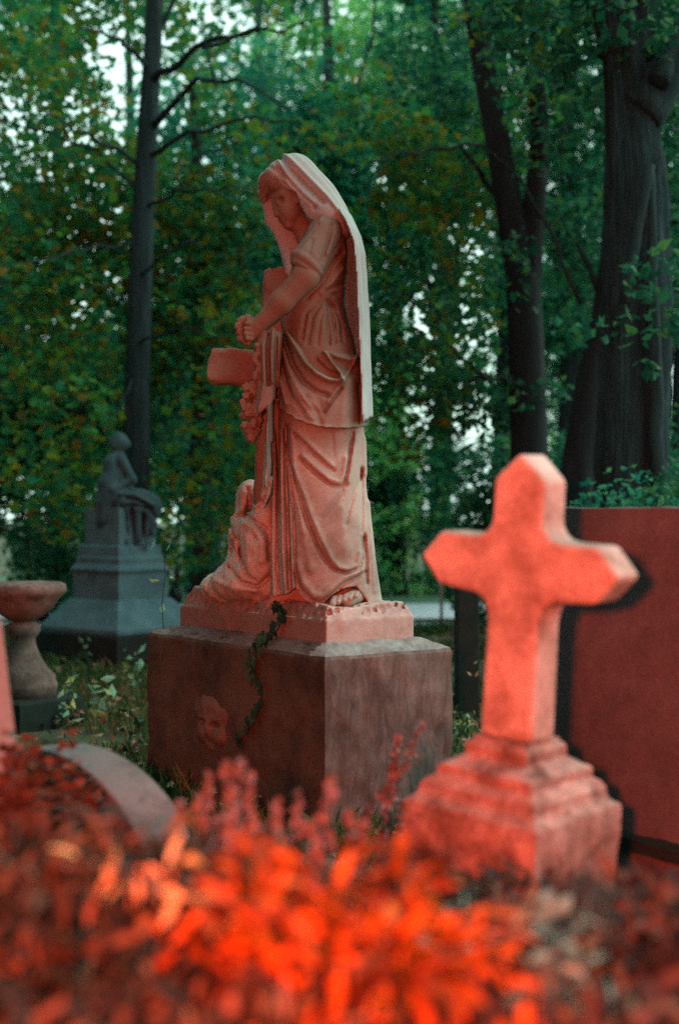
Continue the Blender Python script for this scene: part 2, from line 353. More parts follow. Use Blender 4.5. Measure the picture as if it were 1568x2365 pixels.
# ---- gown
g = Grid((qx(440), SD-.33, qz(3230)), (qx(1340), SD+.33, qz(500)), .0052)
zs = [520, 580, 640, 750, 900, 1050, 1130, 1250, 1400, 1600, 1900, 2100, 2400, 2650, 2850, 3050, 3200]
lf = [880, 800, 740, 680, 640, 610, 585, 570, 605, 575, 560, 548, 532, 522, 512, 505, 500]
rt = [960, 1000, 1015, 1030, 1020, 1010, 1005, 1035, 1080, 1115, 1140, 1160, 1166, 1196, 1222, 1252, 1280]
ry = [.05, .11, .145, .155, .15, .14, .135, .155, .175, .185, .19, .19, .20, .21, .22, .23, .235]
D = g.loft([qz(z) for z in zs], [qx(a) for a in lf], [qx(a) for a in rt], ry, SD)
fl_ = fold([
 # waist pleats
 ([(870, 1150), (800, 1250), (770, 1440)], 11, -17), ([(890, 1160), (850, 1290), (835, 1450)], 10, -13), ([(905, 1170), (905, 1300), (915, 1450)], 9, -20),
 ([(925, 1170), (945, 1300), (960, 1440)], 9, -18), ([(945, 1160), (990, 1290), (1000, 1420)], 11, -20), ([(845, 1150), (755, 1230), (730, 1400)], 12, -18),
 ([(880, 1200), (860, 1330)], 40, 14), ([(970, 1210), (980, 1320)], 20, 14), ([(900, 1140), (925, 1160)], 16, -34), ([(930, 1090), (960, 1085)], 10, -16),
 # bodice
 ([(1000, 780), (930, 890), (880, 1000), (760, 1120)], 13, -24), ([(1010, 900), (940, 1010), (860, 1090)], 14, 18), ([(870, 1080), (960, 1030), (1005, 990)], 9, -14),
 ([(920, 640), (880, 800), (850, 900)], 12, -12),
 # columns of folds at the front
 ([(530, 2000), (528, 2400), (522, 2800), (535, 3150)], 15, 24), ([(556, 2000), (558, 2500), (560, 2900), (575, 3140)], 9, -24),
 ([(585, 2010), (590, 2400), (598, 2800), (620, 3110)], 13, 24), ([(615, 1980), (622, 2300), (634, 2700), (650, 3080)], 12, -42),
 ([(645, 2260), (655, 2600), (665, 2900), (675, 3070)], 10, 24), ([(625, 2100), (650, 2300), (675, 2600), (690, 3000), (700, 3080)], 9, -22),
 ([(660, 2000), (672, 2200), (700, 2450), (745, 2700)], 20, 16),
 # sweeping folds
 ([(640, 2230), (690, 2420), (760, 2620), (830, 2790), (890, 2900), (940, 2950), (1020, 2972), (1110, 2948), (1136, 2880), (1140, 2740)], 11, -30),
 ([(680, 2260), (740, 2430), (800, 2600), (870, 2760), (930, 2880), (980, 2935), (1040, 2945), (1105, 2915), (1120, 2840)], 16, 20),
 ([(672, 2040), (740, 2110), (820, 2190), (900, 2260), (945, 2292)], 10, -22), ([(690, 2020), (770, 2100), (850, 2180), (930, 2255)], 16, 14),
 ([(715, 2205), (780, 2275), (850, 2335), (915, 2385), (975, 2402), (1012, 2385), (1032, 2300), (1050, 2180), (1072, 2030)], 11, -28),
 ([(740, 2190), (830, 2275), (920, 2350), (980, 2365), (1008, 2320), (1028, 2200)], 18, 18),
 ([(1088, 2060), (1060, 2240), (1038, 2360)], 16, 22), ([(1000, 2420), (930, 2520), (860, 2600)], 13, -14),
 ([(1136, 2280), (1100, 2400), (1050, 2520), (1022, 2650)], 12, -20), ([(1128, 2270), (1134, 2500), (1128, 2700)], 11, -16),
 ([(1150, 2720), (1160, 2860), (1165, 3050)], 10, -24), ([(1185, 2500), (1205, 2800), (1225, 3100)], 18, 14),
 ([(930, 2030), (940, 2120), (940, 2200)], 9, -10), ([(1150, 2060), (1160, 2300)], 20, 12),
 ([(690, 2980), (720, 3080), (790, 3150), (860, 3165), (930, 3110), (1010, 3040), (1100, 3005), (1150, 2970)], 13, -26),
 ([(700, 2900), (745, 3040), (810, 3110), (870, 3120), (940, 3060), (1030, 2990), (1120, 2955)], 22, 18),
 ([(700, 2600), (760, 2800), (790, 2950)], 30, 12), ([(1000, 2550), (1010, 2800)], 40, 12)])
fd = g.lines(fl_)
ang = 9*np.arctan2(g.Y-SD, g.X-qx(860))
D = D-fd-.0015*g.noise(60, 3)
hem = np.interp(g.X, [qx(a) for a in (480, 560, 640, 690, 740, 800, 880, 930, 1000, 1090, 1140, 1180, 1300)],
                [qz(a) for a in (3150, 3135, 3110, 3070, 3140, 3175, 3168, 3120, 3075, 3060, 3130, 3185, 3190)])
hemc = np.where(g.Y < SD-.05, hem, qz(3215))
D = np.maximum(D, hemc-g.Z)
# arm-hole cuff of the far side is hidden; round the shoulder into the sleeve
V, Fc = g.mesh(D); mesh('gown', V, Fc, M['marble'], root)

# ---- mantle wrapped round the hips
g = Grid((qx(470), SD-.30, qz(2060)), (qx(1240), SD+.30, qz(1260)), .0048)
zs = [1290, 1400, 1550, 1700, 1850, 2040]
D = g.loft([qz(z) for z in zs], [qx(a) for a in (620, 585, 556, 540, 534, 532)], [qx(a) for a in (1060, 1095, 1125, 1140, 1152, 1160)],
           [.175, .19, .203, .212, .216, .216], SD)
fl_ = fold([
 ([(610, 1330), (680, 1450), (750, 1570), (830, 1650), (910, 1690), (995, 1690)], 20, 46),
 ([(650, 1330), (740, 1470), (800, 1560), (850, 1600)], 24, -30), ([(770, 1500), (830, 1590), (900, 1640), (960, 1660)], 20, -75),
 ([(868, 1490), (930, 1570), (985, 1640), (1002, 1690)], 12, 44), ([(905, 1500), (960, 1530), (1050, 1540), (1100, 1520)], 14, 22),
 ([(940, 1570), (1010, 1590), (1050, 1600)], 34, -26),
 ([(1112, 1480), (1080, 1560), (1030, 1640), (1000, 1700), (940, 1790), (905, 1840)], 11, 26), ([(990, 1740), (930, 1820), (880, 1900)], 12, -30),
 ([(600, 1380), (660, 1560), (740, 1700), (830, 1770), (900, 1790)], 16, -32), ([(590, 1440), (640, 1620), (720, 1780), (800, 1860)], 24, 26),
 ([(570, 1450), (600, 1620), (660, 1790), (740, 1900)], 14, -22), ([(560, 1500), (580, 1700), (620, 1840)], 14, 22),
 ([(545, 1500), (555, 1680), (560, 1830)], 10, -22), ([(640, 1700), (720, 1850), (800, 1950)], 20, 14), ([(760, 1800), (830, 1900), (860, 1980)], 14, -20),
 ([(840, 1820), (870, 1920)], 22, -14), ([(1040, 1700), (1020, 1850), (1010, 1980)], 40, 16), ([(1110, 1700), (1120, 1850), (1120, 1960)], 12, -14),
 ([(560, 1872), (640, 1920), (700, 1948), (780, 1978), (860, 1998), (940, 2006), (1010, 2004), (1080, 1992), (1140, 1980)], 9, 14)])
D = D-g.lines(fl_)-.0015*g.noise(60, 5)
top = np.interp(g.X, [qx(a) for a in (560, 620, 700, 760, 820, 860, 900, 1000, 1110, 1140)], [qz(a) for a in (1300, 1335, 1440, 1500, 1545, 1500, 1490, 1500, 1495, 1470)])
bot = np.interp(g.X, [qx(a) for a in (530, 560, 600, 700, 780, 860, 1000, 1080, 1130, 1180)], [qz(a) for a in (1810, 1852, 1885, 1952, 1985, 2004, 2012, 2000, 1985, 1960)])
bot = bot+.002*np.sin(g.X*190)
D = np.maximum(np.maximum(D, g.Z-top), bot-g.Z)
V, Fc = g.mesh(D); mesh('mantle', V, Fc, M['marble'], root)

# ---- cloth hanging from the forearm
g = Grid((qx(370), SD-.24, qz(2600)), (qx(640), SD+.08, qz(1330)), .0045)
D = g.loft([qz(z) for z in (1350, 1450, 1600, 1750, 1960)], [qx(a) for a in (430, 400, 398, 412, 410)], [qx(a) for a in (600, 600, 585, 575, 560)], [.06, .075, .075, .07, .06], SD-.11)
D = D-g.lines(fold([([(540, 1340), (530, 1500), (535, 1700)], 12, 26), ([(508, 1350), (500, 1500), (505, 1720)], 9, -28), ([(470, 1450), (480, 1700), (440, 1900)], 13, 20),
                    ([(560, 1400), (556, 1600), (555, 1800)], 9, -24), ([(440, 1500), (450, 1700)], 8, -16)]))
bt = np.interp(g.X, [qx(a) for a in (395, 415, 445, 480, 520, 545, 580)], [qz(a) for a in (1700, 1942, 1915, 1875, 1850, 1800, 1830)])
D = np.maximum(D, bt-g.Z)
D2 = g.loft([qz(z) for z in (1830, 2000, 2200, 2350, 2450, 2540)], [qx(a) for a in (500, 480, 470, 462, 450, 452)], [qx(a) for a in (530, 532, 528, 534, 515, 470)], [.05, .06, .06, .06, .05, .02], SD-.12)
D2 = D2-g.lines(fold([([(505, 1850), (500, 2100), (490, 2400)], 9, 14), ([(520, 2100), (530, 2260), (500, 2400), (460, 2520)], 8, -18)]))
V, Fc = g.mesh(np.minimum(D, D2)-.0012*g.noise(70, 9)); mesh('hanging_cloth', V, Fc, M['marble'], root)

# ---- veil: hood, cheek fold on the far side and the long fall down the back
g = Grid((qx(380), SD-.27, qz(1990)), (qx(1240), SD+.27, qz(50)), .0048)
zR = [75, 100, 150, 230, 320, 430, 550, 660, 780, 1000, 1250, 1500, 1764, 1900, 1955]
xR = [680, 735, 815, 885, 955, 1022, 1082, 1130, 1156, 1171, 1185, 1191, 1200, 1206, 1206]
Rz = np.interp(g.Z, [qz(a) for a in zR[::-1]], [qx(a) for a in xR[::-1]])
hz = lambda zz, vv: np.interp(g.Z, [qz(a) for a in zz[::-1]], vv[::-1])
hw = hz((300, 450, 600, 800, 1950), (.11, .165, .23, .27, .30)); pe = 1.36
def sup(u_, v_): return (np.abs(u_)**pe+np.abs(v_)**pe)**(1/pe)-1
rx = hz((300, 600, 900, 1950), (150*Q, 150*Q, 170*Q, 185*Q))
folds = .0035*np.sin(np.arctan2(g.Y-SD, g.X-(Rz-rx))*11+g.Z*1.3)+.0014*np.sin(np.arctan2(g.Y-SD, g.X-(Rz-rx))*31+1)
dy = (g.Y-SD)
out = sup((g.X-(Rz-rx))/rx, dy/hw)*.10-folds*sm(qz(500), qz(800), g.Z)
th = 34*Q
inn = sup((g.X-(Rz-rx-th))/(rx-.2*th), dy/(hw-.035))*.10
edge = hz((560, 620, 750, 900, 1100, 1300, 1500, 1764, 1955), [qx(a) for a in (985, 1020, 1072, 1088, 1098, 1106, 1116, 1126, 1132)])
fall = np.maximum(np.maximum(out, -inn), edge-150*Q*sm(-.02, .06, dy)-g.X)
fall = np.maximum(fall, g.Z-qz(520))
hemv = np.interp(g.X, [qx(a) for a in (1120, 1150, 1180, 1210)], [qz(a) for a in (1990, 1950, 1925, 1900)])+.003*np.sin(g.X*300+g.Y*90)
fall = np.maximum(fall, hemv-g.Z)
# the hood
def E3(x, z, y, a, c, b): return g.ell(q3(x, z, y), (a*Q, b, c*Q))
hood = smin(E3(672, 262, 0, 160, 176, .105), E3(800, 420, 0, 170, 190, .125), .05)
hood = smin(hood, E3(900, 560, 0, 155, 170, .15), .05)
hood = smin(hood, E3(560, 235, 0, 105, 80, .088), .03)
hood = np.maximum(hood, g.X-(Rz))
fh = fold([([(590, 100), (680, 200), (800, 330), (900, 440), (1000, 570), (1060, 700)], 15, 26), ([(575, 130), (650, 250), (760, 370), (870, 480)], 15, -30),
           ([(560, 160), (620, 280), (700, 380), (800, 480)], 14, 20), ([(560, 230), (640, 320), (740, 440), (820, 520)], 13, -22), ([(600, 300), (690, 400), (790, 500)], 12, 18),
           ([(490, 190), (540, 240), (600, 290)], 10, -16), ([(700, 110), (820, 230), (920, 350), (1010, 480), (1080, 620)], 9, -10), ([(575, 100), (560, 150)], 10, -18)])
hood = hood-.6*g.lines(fh)
# opening for the face on the near side and in front
ef = hz((60, 150, 250, 330, 400, 480, 560, 640, 760), [qx(a) for a in (380, 380, 440, 560, 688, 716, 760, 850, 990)])
near = np.maximum(ef-g.X, -(g.Z-qz(900)))
cav = np.maximum(g.X-ef, dy-.045)          # cut away: in front of the edge, except the far side sheet
cav = np.maximum(cav, g.Z-qz(255))
hood = np.maximum(hood, -cav)
hood = np.maximum(hood, -(g.ell(q3(590, 500, -.01), (150*Q, .075, 210*Q))))
hood = np.maximum(hood, qz(760)-g.Z)
far = g.cap(q3(455, 330, .055), q3(505, 520, .06), 42*Q, 40*Q, 1.0)
far = smin(far, g.cap(q3(505, 520, .06), q3(602, 680, .05), 42*Q, 40*Q), .012)
far = smin(far, g.cap(q3(606, 680, .05), q3(650, 900, .0), 40*Q, 46*Q), .012)
far = smin(far, g.cap(q3(470, 250, .04), q3(455, 330, .055), 60*Q, 42*Q), .012)
far = smin(far, g.cap(q3(540, 430, .05), q3(610, 640, .045), 66*Q, 66*Q, .5), .015)
far = smin(far, g.cap(q3(610, 640, .045), q3(680, 860, .03), 66*Q, 80*Q, .5), .015)
hood = smin(hood, far, .01)
Dv = smin(hood, fall, .012)-.001*g.noise(70, 12)
V, Fc = g.mesh(Dv); veil = mesh('veil', V, Fc, M['veil'], root)

# ---- body: head, neck, arms and foot are one surface
g = Grid((qx(240), SD-.30, qz(1480)), (qx(1010), SD+.12, qz(170)), .0038)
y0 = -.012
D = g.ell(q3(630, 400, y0), (116*Q, .072, 146*Q))
D = smin(D, g.ell(q3(638, 506, y0-.004), (78*Q, .053, 88*Q)), .02)
D = smin(D, g.cap(q3(524, 420, y0-.024), q3(552, 518, y0-.030), 14*Q, 25*Q), .007)          # nose
D = smin(D, g.cap(q3(592, 394, y0-.058), q3(530, 394, y0-.03), 18*Q, 20*Q), .012)            # brow
D = smin(D, g.ell(q3(632, 592, y0-.014), (38*Q, .022, 30*Q)), .012)                          # chin
D = smin(D, g.cap(q3(588, 552, y0-.036), q3(572, 551, y0-.006), 10*Q, 11*Q), .005)          # lips
D = smin(D, g.cap(q3(598, 568, y0-.034), q3(584, 568, y0-.006), 10*Q, 11*Q), .005)
D = smin(D, g.ell(q3(620, 470, y0-.042), (48*Q, .018, 60*Q)), .02)                          # cheek
D = np.maximum(D, -g.ell(q3(576, 436, y0-.068), (30*Q, .024, 25*Q)))                        # eye socket
D = smin(D, g.ell(q3(576, 440, y0-.048), (17*Q, .010, 12*Q)), .002)                         # lowered lid
D = smin(D, g.cap(q3(690, 540, 0), q3(790, 700, 0), 66*Q, 88*Q), .02)                       # neck
D = smin(D, g.ell(q3(690, 440, y0-.066), (18*Q, .008, 30*Q)), .006)                         # ear
arm = g.cap(q3(860, 700, -.12), q3(760, 985, -.185), 95*Q, 88*Q)
arm = smin(arm, g.cap(q3(752, 1000, -.185), q3(600, 1160, -.175), 88*Q, 76*Q), .02)
arm = smin(arm, g.cap(q3(600, 1160, -.175), q3(448, 1300, -.145), 76*Q, 55*Q), .02)
hand = g.ell(q3(405, 1345, -.135), (52*Q, .024, 62*Q))
arm = smin(arm, hand, .02)
for i, (zx, zz) in enumerate([(352, 1300), (345, 1335), (346, 1370), (356, 1402)]):         # four fingers closed on the stems
    L_ = (34, 40, 38, 30)[i]
    f1 = g.cap(q3(392, zz+4, -.152), q3(zx+6, zz, -.160), 15*Q, 14*Q)
    f2 = g.cap(q3(zx+6, zz, -.160), q3(zx-8, zz+L_*.5, -.138), 14*Q, 12*Q)
    arm = smin(arm, smin(f1, f2, .003), .004)
arm = smin(arm, smin(g.cap(q3(398, 1300, -.150), q3(366, 1272, -.145), 16*Q, 14*Q), g.cap(q3(366, 1272, -.145), q3(340, 1278, -.130), 14*Q, 11*Q), .004), .006)
D = np.minimum(D, arm)-.0007*g.noise(80, 4)
Vb, Fb = g.mesh(D)
g = Grid((qx(860), SD-.36, qz(3230)), (qx(1180), SD+.0, qz(3000)), .0038)                    # foot with five toes
D = g.cap(q3(1110, 3120, -.12), q3(1030, 3150, -.235), 60*Q, 42*Q)
for i in range(5):
    x = 935+i*38; r = (24, 19, 18, 17, 15)[i]
    D = smin(D, g.cap(q3(x+14, 3140-i*10, -.225), q3(x, 3172-i*12, -.268+.006*i), r*Q, r*.92*Q), .004)
Vf, Ff = g.mesh(D)
mesh('body', Vb, Fb, M['marble'], root); mesh('foot', Vf, Ff, M['marble'], root)

# ---- hair over the brow
g = Grid((qx(390), SD-.14, qz(470)), (qx(720), SD+.12, qz(150)), .0038)
D = smin(g.ell(q3(540, 290, 0), (112*Q, .078, 92*Q)), g.cap(q3(470, 330, -.03), q3(452, 400, -.01), 34*Q, 26*Q), .02)
D = smin(D, g.cap(q3(545, 320, -.06), q3(690, 385, -.066), 34*Q, 30*Q), .02)
D = D-.0035*np.sin((g.X-g.Z*1.3)*260+4*np.sin(g.Y*40))-.0015*g.noise(120, 8)
V, Fc = g.mesh(D); mesh('hair', V, Fc, M['grimy'], root)

# ---- sleeve with its rolled cuff
g = Grid((qx(580), SD-.32, qz(1120)), (qx(1060), SD+.05, qz(470)), .0042)
D = smin(g.cap(q3(905, 610, -.085), q3(880, 680, -.12), 88*Q, 98*Q), g.cap(q3(880, 680, -.12), q3(775, 890, -.17), 100*Q, 122*Q), .03)
D = D-g.lines(fold([([(880, 560), (800, 700), (700, 850)], 14, 12), ([(930, 640), (900, 760), (860, 900)], 12, -18), ([(840, 640), (760, 760), (690, 850)], 10, -14),
                    ([(950, 700), (900, 850)], 12, 14), ([(800, 760), (780, 860)], 12, -10)]))
ax = (-.50, -.12, -.62)
D = smin(D, g.tor(q3(762, 915, -.172), ax, 104*Q, 30*Q), .006)
D = smin(D, g.tor(q3(748, 955, -.176), ax, 94*Q, 22*Q), .004)
cutp = (g.X-qx(742))*ax[0]+(g.Z-qz(975))*ax[2]
D = np.maximum(D, cutp*1.2)
V, Fc = g.mesh(D-.001*g.noise(80, 6)); mesh('sleeve', V, Fc, M['grimy'], root)

# ---- rustic cross she leans on
g = Grid((qx(50), SD-.16, qz(2560)), (qx(680), SD+.24, qz(830)), .006)
cx = qx(548)+(g.Z-qz(870))*((qx(530)-qx(465))/(qz(870)-qz(2350)))
sh = (np.abs((g.X-cx)/(98*Q))**4+np.abs((g.Y-SD-.08)/.045)**4)**.25-1
sh = np.maximum(sh*.04, g.Z-qz(868)-.004*np.sin(g.X*120)-.006*np.sin(g.X*50))
ac = SD-.0+(g.X-qx(300))*.35
ar = ((np.abs((g.Z-qz(1568)-(g.X-qx(300))*-.03)/(122*Q))**7+np.abs((g.Y-ac)/.058)**7)**(1/7)-1)*.06+.005*g.noise(45, 61)
endx = qx(85)+.9*np.maximum(0, np.abs(g.Z-qz(1590))-50*Q)**1.25
ar = np.maximum(ar, np.maximum(endx-g.X, g.X-qx(640)))
D = smin(sh, ar, .015)-.0028*np.sin(g.X*30+g.Z*70+3*np.sin(g.Y*60))-.002*g.noise(110, 2)-.0015*g.noise(240, 22)
V, Fc = g.mesh(D); mesh('rustic_cross', V, Fc, M['rustic'], root)

# ---- flowers: posy in the hand and the garland falling along the cross
g = Grid((qx(240), SD-.26, qz(2120)), (qx(560), SD+.10, qz(1200)), .0036)
D = g.full(np.float32(1.0)).copy(); gr = random.Random(5)
fls = [(320, 1275), (352, 1262), (300, 1310), (310, 1352), (338, 1400), (318, 1390), (375, 1265), (360, 1420)]
fls = [(x, z, -.12, 30) for x, z in fls]
fls += [(430+16*math.sin(k*1.3), 1450+k*24, -.165, 21) for k in range(10)] + [(465-16*math.sin(k*1.3), 1462+k*24, -.165, 20) for k in range(9)]
for z in range(1700, 2080, 30):
    t = (z-1700)/380; wv = 62*math.sin(math.pi*min(1, t*.85+.12))
    for k in range(3): fls.append((390-t*10+gr.uniform(-1, 1)*wv, z+gr.uniform(-12, 12), -.10+gr.uniform(-.03, .01), gr.uniform(24, 34)))
for i, (x, z, y, r) in enumerate(fls):
    c = np.array(q3(x, z, y)); rr = r*Q
    lo = np.maximum(((c-2.2*rr-g.lo)/g.h).astype(int), 0); hi = np.minimum(((c+2.2*rr-g.lo)/g.h).astype(int)+1, g.n)
    s_ = tuple(slice(a, b) for a, b in zip(lo, hi))
    X, Y, Z = g.X[s_[0]], g.Y[:, s_[1]], g.Z[:, :, s_[2]]
    a = np.sqrt((X-c[0])**2+(Y-c[1])**2+(Z-c[2])**2)
    th_ = np.arctan2(Z-c[2], X-c[0]); rad = np.hypot(X-c[0], Z-c[2])
    d = a-rr*(1+.16*np.sin(5*th_+i)*sm(.3*rr, rr, rad)-.22*np.exp(-(rad/(.3*rr))**2)+.10*np.sin(rad/rr*9+th_*2+i))
    D[s_] = np.minimum(D[s_], d)
V, Fc = g.mesh(D); mesh('flower_garland', V, Fc, M['rustic'], root)

# ---- rocky mound under the cross, carved with falling folds
g = Grid((qx(-150), SD-.12, qz(3230)), (qx(620), SD+.72, qz(2300)), .007)
def e(x, z, y, a, c, b): return g.ell(q3(x, z, y), (a*Q, b, c*Q))
D = smin(smin(e(345, 2450, .22, 108, 112, .09), e(420, 2500, .16, 70, 70, .06), .02), e(330, 2700, .2, 140, 170, .13), .04)
D = smin(D, e(400, 2790, .1, 130, 210, .12), .05)
D = smin(D, e(255, 2780, .3, 85, 170, .1), .03)
D = smin(D, e(330, 3050, .2, 210, 170, .2), .06)
D = smin(D, e(120, 3130, .42, 190, 130, .22), .06)
D = smin(D, e(480, 2900, .08, 120, 330, .1), .05)
D = D-g.lines(fold([([(330, 2400), (345, 2500), (310, 2590)], 16, -30), ([(300, 2420), (280, 2560)], 22, 14), ([(380, 2520), (430, 2500)], 22, 22), ([(240, 2600), (330, 2570), (420, 2480)], 12, -20),
      ([(330, 2600), (400, 2640), (470, 2680), (500, 2760), (500, 2900)], 14, -34), ([(320, 2640), (400, 2680), (450, 2760), (450, 2900)], 26, 22),
      ([(240, 2750), (270, 2760), (290, 2900), (340, 3010), (400, 3040)], 14, -24), ([(200, 2960), (300, 3060), (420, 3080), (500, 3010)], 18, -26),
      ([(100, 3050), (250, 3100), (400, 3110)], 20, 14), ([(190, 2660), (230, 2750), (190, 2850)], 14, -20), ([(395, 2740), (398, 2752)], 10, -30)]))
D = D-.009*g.noise(38, 31)-.006*g.noise(85, 33)-.0035*g.noise(170, 32)
V, Fc = g.mesh(D); mesh('rocky_mound', V, Fc, M['marble'], root)

# ---- plinth with its chipped rocky top
g = Grid((-1.0, 4.2, .57), (.6, 6.0, .80), .0065)
ua = (g.X-PC[0])*U[0]+(g.Y-PC[1])*U[1]; wa = (g.X-PC[0])*W[0]+(g.Y-PC[1])*W[1]
bx = np.maximum(np.maximum(np.abs(ua)-.181, np.abs(wa)-.462), g.Z-.655)
nz_ = g.noise(26, 41)*.010+g.noise(70, 42)*.006
inset = .004+.35*np.maximum(g.Z-.655, 0)
tp = np.maximum(np.maximum(np.abs(ua)-.181+inset, np.abs(wa)-.462+inset)+nz_, g.Z-.700-nz_*1.2-.02*sm(.0, .25, wa))
pit = sm(.35, .8, g.noise(150, 44)*1.9)*.016*sm(.655, .668, g.Z)
D = np.minimum(bx, tp+pit)
V, Fc = g.mesh(D); o = mesh('plinth', V, Fc, M['plinth'], root)
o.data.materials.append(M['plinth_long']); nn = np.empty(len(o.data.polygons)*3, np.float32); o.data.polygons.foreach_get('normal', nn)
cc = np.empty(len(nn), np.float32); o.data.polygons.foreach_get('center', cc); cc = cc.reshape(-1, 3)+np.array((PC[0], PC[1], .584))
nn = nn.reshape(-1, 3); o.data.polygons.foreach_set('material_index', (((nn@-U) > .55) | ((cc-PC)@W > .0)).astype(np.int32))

# ================================================================ IVY ON THE PEDESTAL
def on_plane(px, py, half, c=PC, off=.004):
    k = (px-784)/F; Yp = (c@U-half-off)/(k*U[0]+U[1]); return P(px, py, Yp)
ivy = empty('ivy_vine', on_plane(545, 1725, .258), 'dark green ivy trailing down the long face of the brown block', 'plant')
pts = [on_plane(648, 1395, .186), on_plane(656, 1425, .186), on_plane(640, 1455, .186), on_plane(612, 1478, .262), on_plane(592, 1510, .258), on_plane(588, 1550, .258), on_plane(606, 1585, .258),
       on_plane(602, 1625, .258), on_plane(590, 1660, .258), on_plane(568, 1695, .258), on_plane(548, 1722, .258)]
b = MB(); b.tube(pts, [.0022]*len(pts), 5); b.build('stem', M['bark'], ivy)
M['ivy'] = leaf_mat('ivy_leaves', [(0, (.012, .035, .02)), (.6, (.02, .06, .03)), (1, (.04, .09, .04))], .15, .4)
b = MB()
for i in range(80):
    t = rnd.uniform(0, len(pts)-1.01); k = int(t); c = pts[k]+(pts[k+1]-pts[k])*(t-k)+U*-rnd.uniform(.004, .02)+W*rnd.uniform(-.024, .024)+np.array((0, 0, rnd.uniform(-.01, .01)))
    a = rnd.uniform(-2.4, -.7); s = rnd.uniform(.013, .024); e1 = W*math.cos(a)+np.array((0, 0, math.sin(a)))-U*rnd.uniform(-.2, .6); e2 = np.cross(e1, U); e1 /= np.linalg.norm(e1); e2 /= np.linalg.norm(e2)
    sh_ = [(-.7, 0), (-.5, .75), (.05, .5), (.25, .8), (.55, .25), (1.25, 0), (.55, -.25), (.25, -.8), (.05, -.5), (-.5, -.75)]
    b.add([c+s*(x*e1+y*e2)-U*s*.25*abs(y) for x, y in sh_], [tuple(range(10))])
b.build('foliage', M['ivy'], ivy, smooth=False)

# ================================================================ CROSS HEADSTONE
YW, PI_, RO = -.714, .023, .078
def rotm(yaw, pitch, roll):
    c, s = math.cos, math.sin
    Rz = np.array([[c(yaw), -s(yaw), 0], [s(yaw), c(yaw), 0], [0, 0, 1]]); Rx = np.array([[1, 0, 0], [0, c(pitch), -s(pitch)], [0, s(pitch), c(pitch)]])
    Ry = np.array([[c(roll), 0, s(roll)], [0, 1, 0], [-s(roll), 0, c(roll)]]); return Rz@Rx@Ry
MR = rotm(YW, PI_, RO); CO = np.array((.324, 2.6, .589))
cr = empty('cross_headstone', (CO[0], CO[1], 0), 'pale stone cross with pointed arms leaning on a stepped base, lit bright red', 'gravestone')
def outline():
    w0, w1, H0, H1, A, A1, ha, b_ = .056, .053, .520, .472, .212, .167, .316, .050
    pr = [(w0, 0), (.0535, ha-b_-.062)]
    for k in range(5): a = k/4*math.pi/2; pr.append((.0535+.030*(1-math.cos(a)), ha-b_-.050+.046*math.sin(a)-.004))
    pr += [(A1, ha-b_), (A, ha), (A1, ha+b_), (.098, ha+b_-.001)]
    for k in range(5): a = k/4*math.pi/2; pr.append((w1+.036*(1-math.sin(a)), ha+b_+.036*(1-math.cos(a))))
    pr += [(w1, H1), (0, H0)]
    left = [(-x, z) for x, z in pr[:-1]][::-1]
    return pr+left
ol = outline(); t2 = .0405
V = [CO+MR@np.array((x, -t2, z)) for x, z in ol]+[CO+MR@np.array((x, t2, z)) for x, z in ol]; n = len(ol)
Fc = [tuple(range(n)), tuple(range(n, 2*n))[::-1]]+[((i+1) % n, i, n+i, n+(i+1) % n) for i in range(n)]
o = mesh('cross', V, Fc, M['cross'], cr, smooth=False); bevel(o, .010, 3)
def sq(B, z, yaw=None):
    Mx = MR
    return np.array([CO+Mx@np.array((sx*B, sy*B, z)) for sx, sy in ((-1, -1), (1, -1), (1, 1), (-1, 1))])
rings = [(.142, -.62), (.142, -.1225), (.138, -.117), (.126, -.108), (.122, -.098), (.120, -.088), (.112, -.078), (.104, -.072), (.101, -.066), (.101, -.056), (.098, -.050), (.071, -.036), (.066, -.032), (.066, -.014), (.063, -.009), (.0615, -.0065), (.058, -.004), (.0575, .002)]
V, Fc = prism_rings([sq(B, z) for B, z in rings])
o = mesh('stepped_base', V, Fc, M['base'], cr, smooth=False); subdiv_noise(o, 9, .0045, 26, 5)

# ================================================================ BROWN SLAB ON THE RIGHT
def on_dir(px, d): k = (px-784)/F; return d/(k*U[0]+U[1])      # depth where a column meets the plane p.U = d
SDI = 2.61
pa = P(1262, 1172, on_dir(1262, SDI)); left_top = pa[:2]
def slab_pt(s, t, z): q_ = left_top-W[:2]*s+U[:2]*t; return (q_[0], q_[1], z)
sl_ = empty('slab_tomb', slab_pt(.8, .15, 0), 'large flat-faced dark red stone tomb behind the pale cross', 'tomb')
def block(name, s0, s1, t0, t1, z0, z1, mat, parent, bv=.006):
    V, Fc = prism_rings([np.array([slab_pt(s0, t0, z), slab_pt(s1, t0, z), slab_pt(s1, t1, z), slab_pt(s0, t1, z)]) for z in (z0, z1)])
    o = mesh(name, V, Fc, mat, parent, smooth=False); return subdiv_noise(o, 30, .004, 14, s0+z0)
block('face_block', 0, 2.0, 0, .42, .223, 1.010, M['slab'], sl_)
block('base_ledge', -.03, 2.03, -.05, .45, .19, .222, M['dark'], sl_, .004)
block('base_block', -.02, 2.02, -.035, .44, -.05, .189, M['slab'], sl_)

